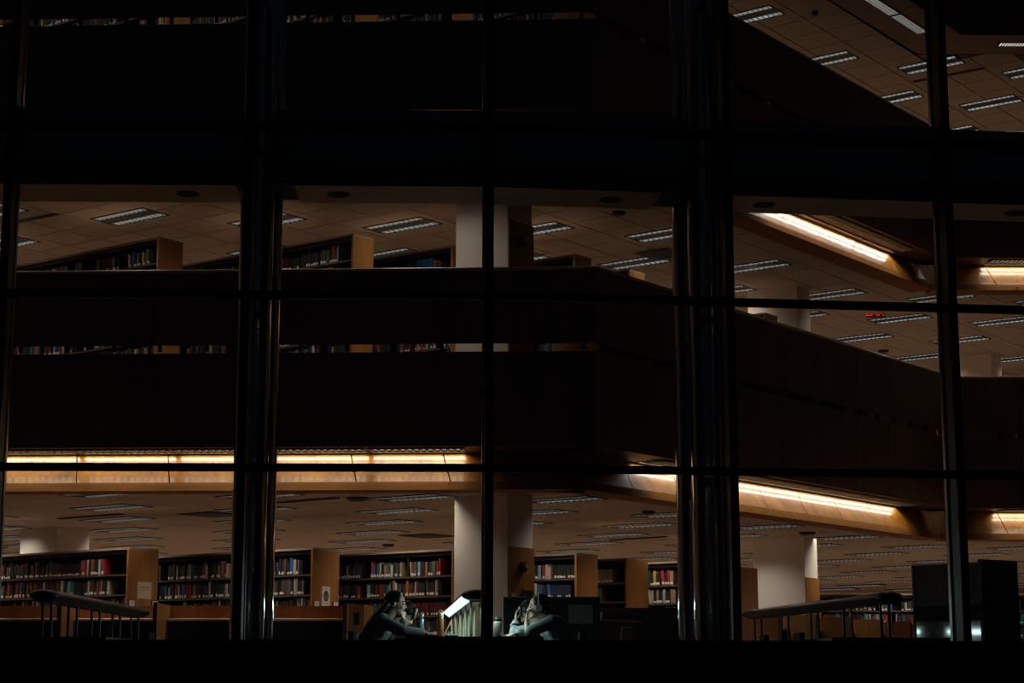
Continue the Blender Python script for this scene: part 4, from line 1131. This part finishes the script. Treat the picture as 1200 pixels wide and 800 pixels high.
    if hair_kind == 'long':
        for k in range(7):
            y = (k - 3) * 0.026
            cap(g_, HM @ Vector((-0.09, y, -0.02)), V3('neck') + Vector((-0.125, y * 1.3, -0.03)), 0.034, 0.034)
            cap(g_, V3('neck') + Vector((-0.125, y * 1.3, -0.03)), V3('chest') + Vector((-0.19, y * 1.2, -0.10)), 0.030, 0.016)
    elif hair_kind == 'fringe':
        for k in range(7):
            y = (k - 3) * 0.02
            cap(g_, HM @ Vector((0.03, y, 0.115)), HM @ Vector((0.092, y * 1.2, 0.040)), 0.022, 0.010)
    else:
        e_((-0.105, 0, -0.02), (0.045, 0.045, 0.042))
    remeshed('hair', g_, M['hair'], o, 0.008, 1)
    # face
    for s_ in (-1, 1):
        e = MB(); ell3(e, (0.080, s_ * 0.031, 0.012), (0.010, 0.014, 0.0075), HM, 12); e.build('eye', M['eye'], o)
        b = MB(); cap(b, HM @ Vector((0.087, s_ * 0.016, 0.038)), HM @ Vector((0.074, s_ * 0.050, 0.038)), 0.005, 0.0035, 8); b.build('eyebrow', M['hair'], o)
    l = MB(); ell3(l, (0.0925, 0, -0.040), (0.008, 0.021, 0.0055), HM, 12); ell3(l, (0.0915, 0, -0.051), (0.008, 0.018, 0.006), HM, 12); l.build('lips', M['lip'], o)
    tag(o, name_lab, 'person')
    return o, HM
JB = dict(waist=(0.03, 0, 0.68), chest=(0.10, 0, 0.795), neck=(0.185, 0, 0.905), head=(0.27, 0, 1.035), pitch=8,
          sh_l=(0.15, 0.165, 0.855), sh_r=(0.15, -0.165, 0.855))
JA = dict(JB, el_r=(0.36, -0.235, 0.765), wr_r=(0.56, -0.15, 0.742), hand_r=((0.9, 0.3, -0.08), (0, 0, -1), 18),
          el_l=(0.30, 0.15, 0.765), wr_l=(0.350, 0.05, 0.872), hand_l=((0.02, -0.12, 1), (-1, 0, 0.1), 50), hood=True)
pA_, _ = person('person in hooded grey jacket with long dark hair, chin on hand, left of lamp', (-1.45, 18.95), 1, JA, M['jacket'], 'jacket', 'long')
JBb = dict(JB, head=(0.345, 0, 0.955), neck=(0.215, 0, 0.880), chest=(0.11, 0, 0.78), pitch=48,
           el_r=(0.40, -0.20, 0.765), wr_r=(0.58, -0.06, 0.742), hand_r=((0.8, 0.5, -0.05), (0, 0, -1), 20),
           el_l=(0.40, 0.22, 0.765), wr_l=(0.56, 0.08, 0.742), hand_l=((0.8, -0.5, -0.05), (0, 0, -1), 20))
person('person with short dark hair bowed low over the table behind the hooded reader', (-1.47, 19.72), 1, JBb, M['black_cloth'], 'jumper', 'fringe')
JC = dict(JB, head=(0.29, 0, 1.000), neck=(0.20, 0, 0.895), pitch=4, el_l=(0.395, 0.21, 0.752), wr_l=(0.405, 0.125, 0.845), hand_l=((-0.02, -0.32, 1), (-1, 0, 0.15), 28), cuff_l=-0.10,
          el_r=(0.38, -0.24, 0.765), wr_r=(0.50, -0.05, 0.742), hand_r=((0.6, 0.7, -0.05), (0, 0, -1), 20))
pC_, HMC = person('person in a pale grey sweater with grey headphones, hand over mouth', (0.555, 18.95), -1, JC, M['sweater'], 'sweater', 'bun')
JD = dict(JB, head=(0.37, 0, 0.965), neck=(0.235, 0, 0.885), chest=(0.12, 0, 0.78), pitch=38, el_l=(0.53, 0.13, 0.765), wr_l=(0.515, 0.08, 0.885), hand_l=((-0.05, -0.2, 1), (-1, 0, -0.1), 28), cuff_l=0.80,
          el_r=(0.42, -0.22, 0.765), wr_r=(0.56, -0.06, 0.742), hand_r=((0.8, 0.5, -0.05), (0, 0, -1), 20))
pD_, _ = person('person with raised hand in pale sleeve, half hidden behind the headphone wearer', (0.555, 19.75), -1, JD, M['sweater'], 'jumper', 'fringe')
w_ = MB(); a_, b_ = Vector(JD['el_l']), Vector(JD['wr_l']); dd = (b_ - a_)
w_.cyl(a_ + dd * 0.50, a_ + dd * 0.66, 0.056, 0.055, n=20); wo = w_.build('wristwatch', M['dark_metal'], pD_); wo['label'] = 'black wristwatch over the sleeve'
# headphones worn by the front right reader
ho = empty('headphones', (0.555, 18.95, 0), PI)
m = MB(); n = 18; HC = HMC
for k in range(n):
    a0, a1 = PI * k / n, PI * (k + 1) / n
    f = lambda a: HC @ Vector((-0.005 - 0.012 * math.sin(a), 0.098 * math.cos(a), 0.012 + 0.138 * math.sin(a)))
    cap(m, f(a0), f(a1), 0.0085, 0.0085, 8)
m.build('headband', M['phones'], ho)
for s_ in (-1, 1):
    m = MB(); p0, p1 = HC @ Vector((-0.005, s_ * 0.076, -0.004)), HC @ Vector((-0.005, s_ * 0.108, -0.004)); m.cyl(p0, p1, 0.038, 0.034, n=22)
    c_ = m.build('ear_cup', M['phones'], ho, bevel=0.006)
    m = MB(); m.cyl(HC @ Vector((-0.005, s_ * 0.066, -0.004)), HC @ Vector((-0.005, s_ * 0.078, -0.004)), 0.034, 0.038, n=22); m.build('ear_pad', M['dark_metal'], c_)
tag(ho, 'grey over-ear headphones worn by the reader at right', 'headphones')

# ------------------------------------------------------------------ things on the middle table
def on_table(name, px, y, rz=0.0):
    p = at_y(px, 744, y); return empty(name, (p.x, y, TZ), rz)
M['copper'] = mat('copper_enamel', (0.55, 0.20, 0.07), 0.35, coat=0.3)
M['blue_enamel'] = mat('petrol_blue_enamel', (0.05, 0.13, 0.18), 0.35, coat=0.3)
M['white_enamel'] = mat('white_bottle_enamel', (0.62, 0.66, 0.58), 0.35)
M['cream_plastic'] = mat('cream_plastic', (0.66, 0.62, 0.48), 0.4)
M['teal_cloth'] = mat('teal_cloth', (0.06, 0.20, 0.17), 0.9, noise=((40, 40, 40), 0.4))
M['pink_cover'] = mat('pink_cover', (0.42, 0.13, 0.12), 0.6)
M['pencil'] = mat('bare_wood_stick', (0.62, 0.36, 0.17), 0.5)
o = on_table('water_bottle', 516, 18.75)
MB().lathe([(0.030, 0), (0.033, 0.006), (0.033, 0.185), (0.030, 0.195), (0.024, 0.203)], 28).build('body', M['copper'], o)
l = MB().lathe([(0.030, 0.203), (0.031, 0.208), (0.031, 0.235), (0.024, 0.243), (0.016, 0.250)], 24).build('lid', M['cream_plastic'], o)
m = MB()
for k in range(10):
    a0, a1 = PI * k / 10, PI * (k + 1) / 10
    cap(m, (0.022 * math.cos(a0), 0, 0.245 + 0.024 * math.sin(a0)), (0.022 * math.cos(a1), 0, 0.245 + 0.024 * math.sin(a1)), 0.005, 0.005, 8)
m.build('carry_loop', M['copper'], l)
tag(o, 'copper orange water bottle with cream lid left of the lit lamp', 'bottle')
o = on_table('water_bottle', 493.5, 19.4)
MB().lathe([(0.026, 0), (0.029, 0.006), (0.029, 0.175), (0.020, 0.20), (0.018, 0.205)], 26).build('body', M['blue_enamel'], o)
MB().lathe([(0.022, 0.205), (0.024, 0.209), (0.024, 0.245), (0.018, 0.255)], 22).build('lid', M['blue_enamel'], o)
tag(o, 'slim dark blue water bottle beside the bowed reader', 'bottle')
o = on_table('water_bottle', 583.6, 18.75)
MB().lathe([(0.042, 0), (0.046, 0.006), (0.046, 0.140), (0.041, 0.152), (0.030, 0.158)], 30).build('body', M['white_enamel'], o)
l = MB().lathe([(0.036, 0.158), (0.038, 0.162), (0.038, 0.182), (0.030, 0.190)], 24).build('lid', M['dark_metal'], o)
MB().cyl((-0.03, 0, 0.186), (-0.045, 0, 0.205), 0.010, 0.008, n=10).build('spout', M['blue_enamel'], l)
m = MB()
for k in range(8):
    a0, a1 = PI * k / 8, PI * (k + 1) / 8
    cap(m, (0.026 * math.cos(a0), 0, 0.186 + 0.02 * math.sin(a0)), (0.026 * math.cos(a1), 0, 0.186 + 0.02 * math.sin(a1)), 0.005, 0.005, 8)
m.build('carry_loop', M['dark_metal'], l)
tag(o, 'squat white water bottle with black lid right of the mullion', 'bottle')
o = on_table('notebook', 503, 18.72, R(4))
MB().box(-0.085, 0.085, -0.10, 0.10, 0.0, 0.004).build('cover', M['pink_cover'], o)
MB().box(-0.083, 0.083, -0.098, 0.098, 0.004, 0.020).build('page_block', M['white_paper'], o)
MB().box(-0.085, 0.085, -0.10, 0.10, 0.020, 0.024).build('cover', M['pink_cover'], o)
tag(o, 'pink covered notebook by the hooded reader', 'notebook')
o = on_table('pen', 501.5, 18.70)
MB().cyl((0, 0, 0.026), (0.018, 0, 0.10), 0.005, 0.0055, n=10).build('barrel', M['white_metal'], o)
MB().cyl((-0.004, 0, 0.0245), (0.0, 0, 0.026), 0.002, 0.005, n=8).build('tip', M['pink_cover'], o)
tag(o, 'pen standing over the pink notebook', 'pen')
o = on_table('wooden_stick', 519, 18.9)
MB().cyl((0.0, 0, 0.006), (0.082, 0.02, 0.165), 0.006, 0.006, n=8).build('shaft', M['pencil'], o)
MB().cyl((0.082, 0.02, 0.165), (0.088, 0.0215, 0.176), 0.0062, 0.006, n=8).build('tip', M['white_paper'], o)
tag(o, 'thin tan wooden stick leaning between copper bottle and lamp', 'stick')
o = on_table('pencil_case', 529, 18.85)
m = MB(); rnd = random.Random(3)
for k in range(9): ell3(m, (rnd.uniform(-.05, .05), rnd.uniform(-.03, .03), 0.016 + rnd.uniform(-.003, .006)), (rnd.uniform(.018, .034), .025, rnd.uniform(.010, .016)), None, 10)
remeshed('pouch', m, M['teal_cloth'], o, 0.005, 2)
MB().box(-0.05, 0.05, -0.003, 0.003, 0.026, 0.031).build('zip', M['dark_metal'], o)
tag(o, 'crumpled teal pencil case at the foot of the lit lamp', 'pencil case')
o = on_table('paper_pad', 597, 18.75, R(-5))
MB().box(-0.06, 0.06, -0.09, 0.09, 0.0, 0.010).build('sheets', M['white_paper'], o)
MB().box(-0.06, 0.06, -0.09, 0.09, 0.010, 0.0115).build('top_sheet', M['paper'], o)
tag(o, 'small paper pad between the white bottle and the readers at right', 'pad')
o = on_table('eraser', 591, 18.95, R(10))
MB().box(-0.022, 0.022, -0.015, 0.015, 0.0, 0.030).build('block', M['cream_plastic'], o, bevel=0.004)
MB().box(-0.023, 0.008, -0.016, 0.016, 0.0005, 0.0305).build('sleeve', M['paper'], o)
tag(o, 'small cream block just right of the white bottle', 'eraser')

# ------------------------------------------------------------------ carrels behind the upper balcony rails (seen through the slots)
for n in (1, 2):
    for s_i, (t0, t1), lab in ((1, (0.9, 10.6), 'study carrels behind the slanting rail of the %s floor, seen through the slot'),
                               (2, (0.6, 6.0), 'study carrels behind the right hand rail of the %s floor, seen through the slot')):
        e = offset_edge(0.55); a, b = e[s_i], e[s_i + 1]; d = (b - a).normalized()
        p = a + d * t0; o = empty('study_carrel_row', (p.x, p.y, H * n), math.atan2(d.y, d.x)); ln = t1 - t0
        k = 0; x = 0.0
        while x + 1.3 < ln:
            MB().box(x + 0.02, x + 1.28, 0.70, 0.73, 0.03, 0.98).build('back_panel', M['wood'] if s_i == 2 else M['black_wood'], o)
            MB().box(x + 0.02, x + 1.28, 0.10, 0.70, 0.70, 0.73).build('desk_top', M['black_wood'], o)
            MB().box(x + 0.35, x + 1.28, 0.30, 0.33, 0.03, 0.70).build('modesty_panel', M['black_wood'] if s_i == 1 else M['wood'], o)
            MB().box(x - 0.02, x + 0.02, 0.0, 0.74, 0.0, 0.98).build('divider', M['wood'], o); x += 1.3
        tag(o, lab % ('middle', 'top')[n - 1], 'carrels')
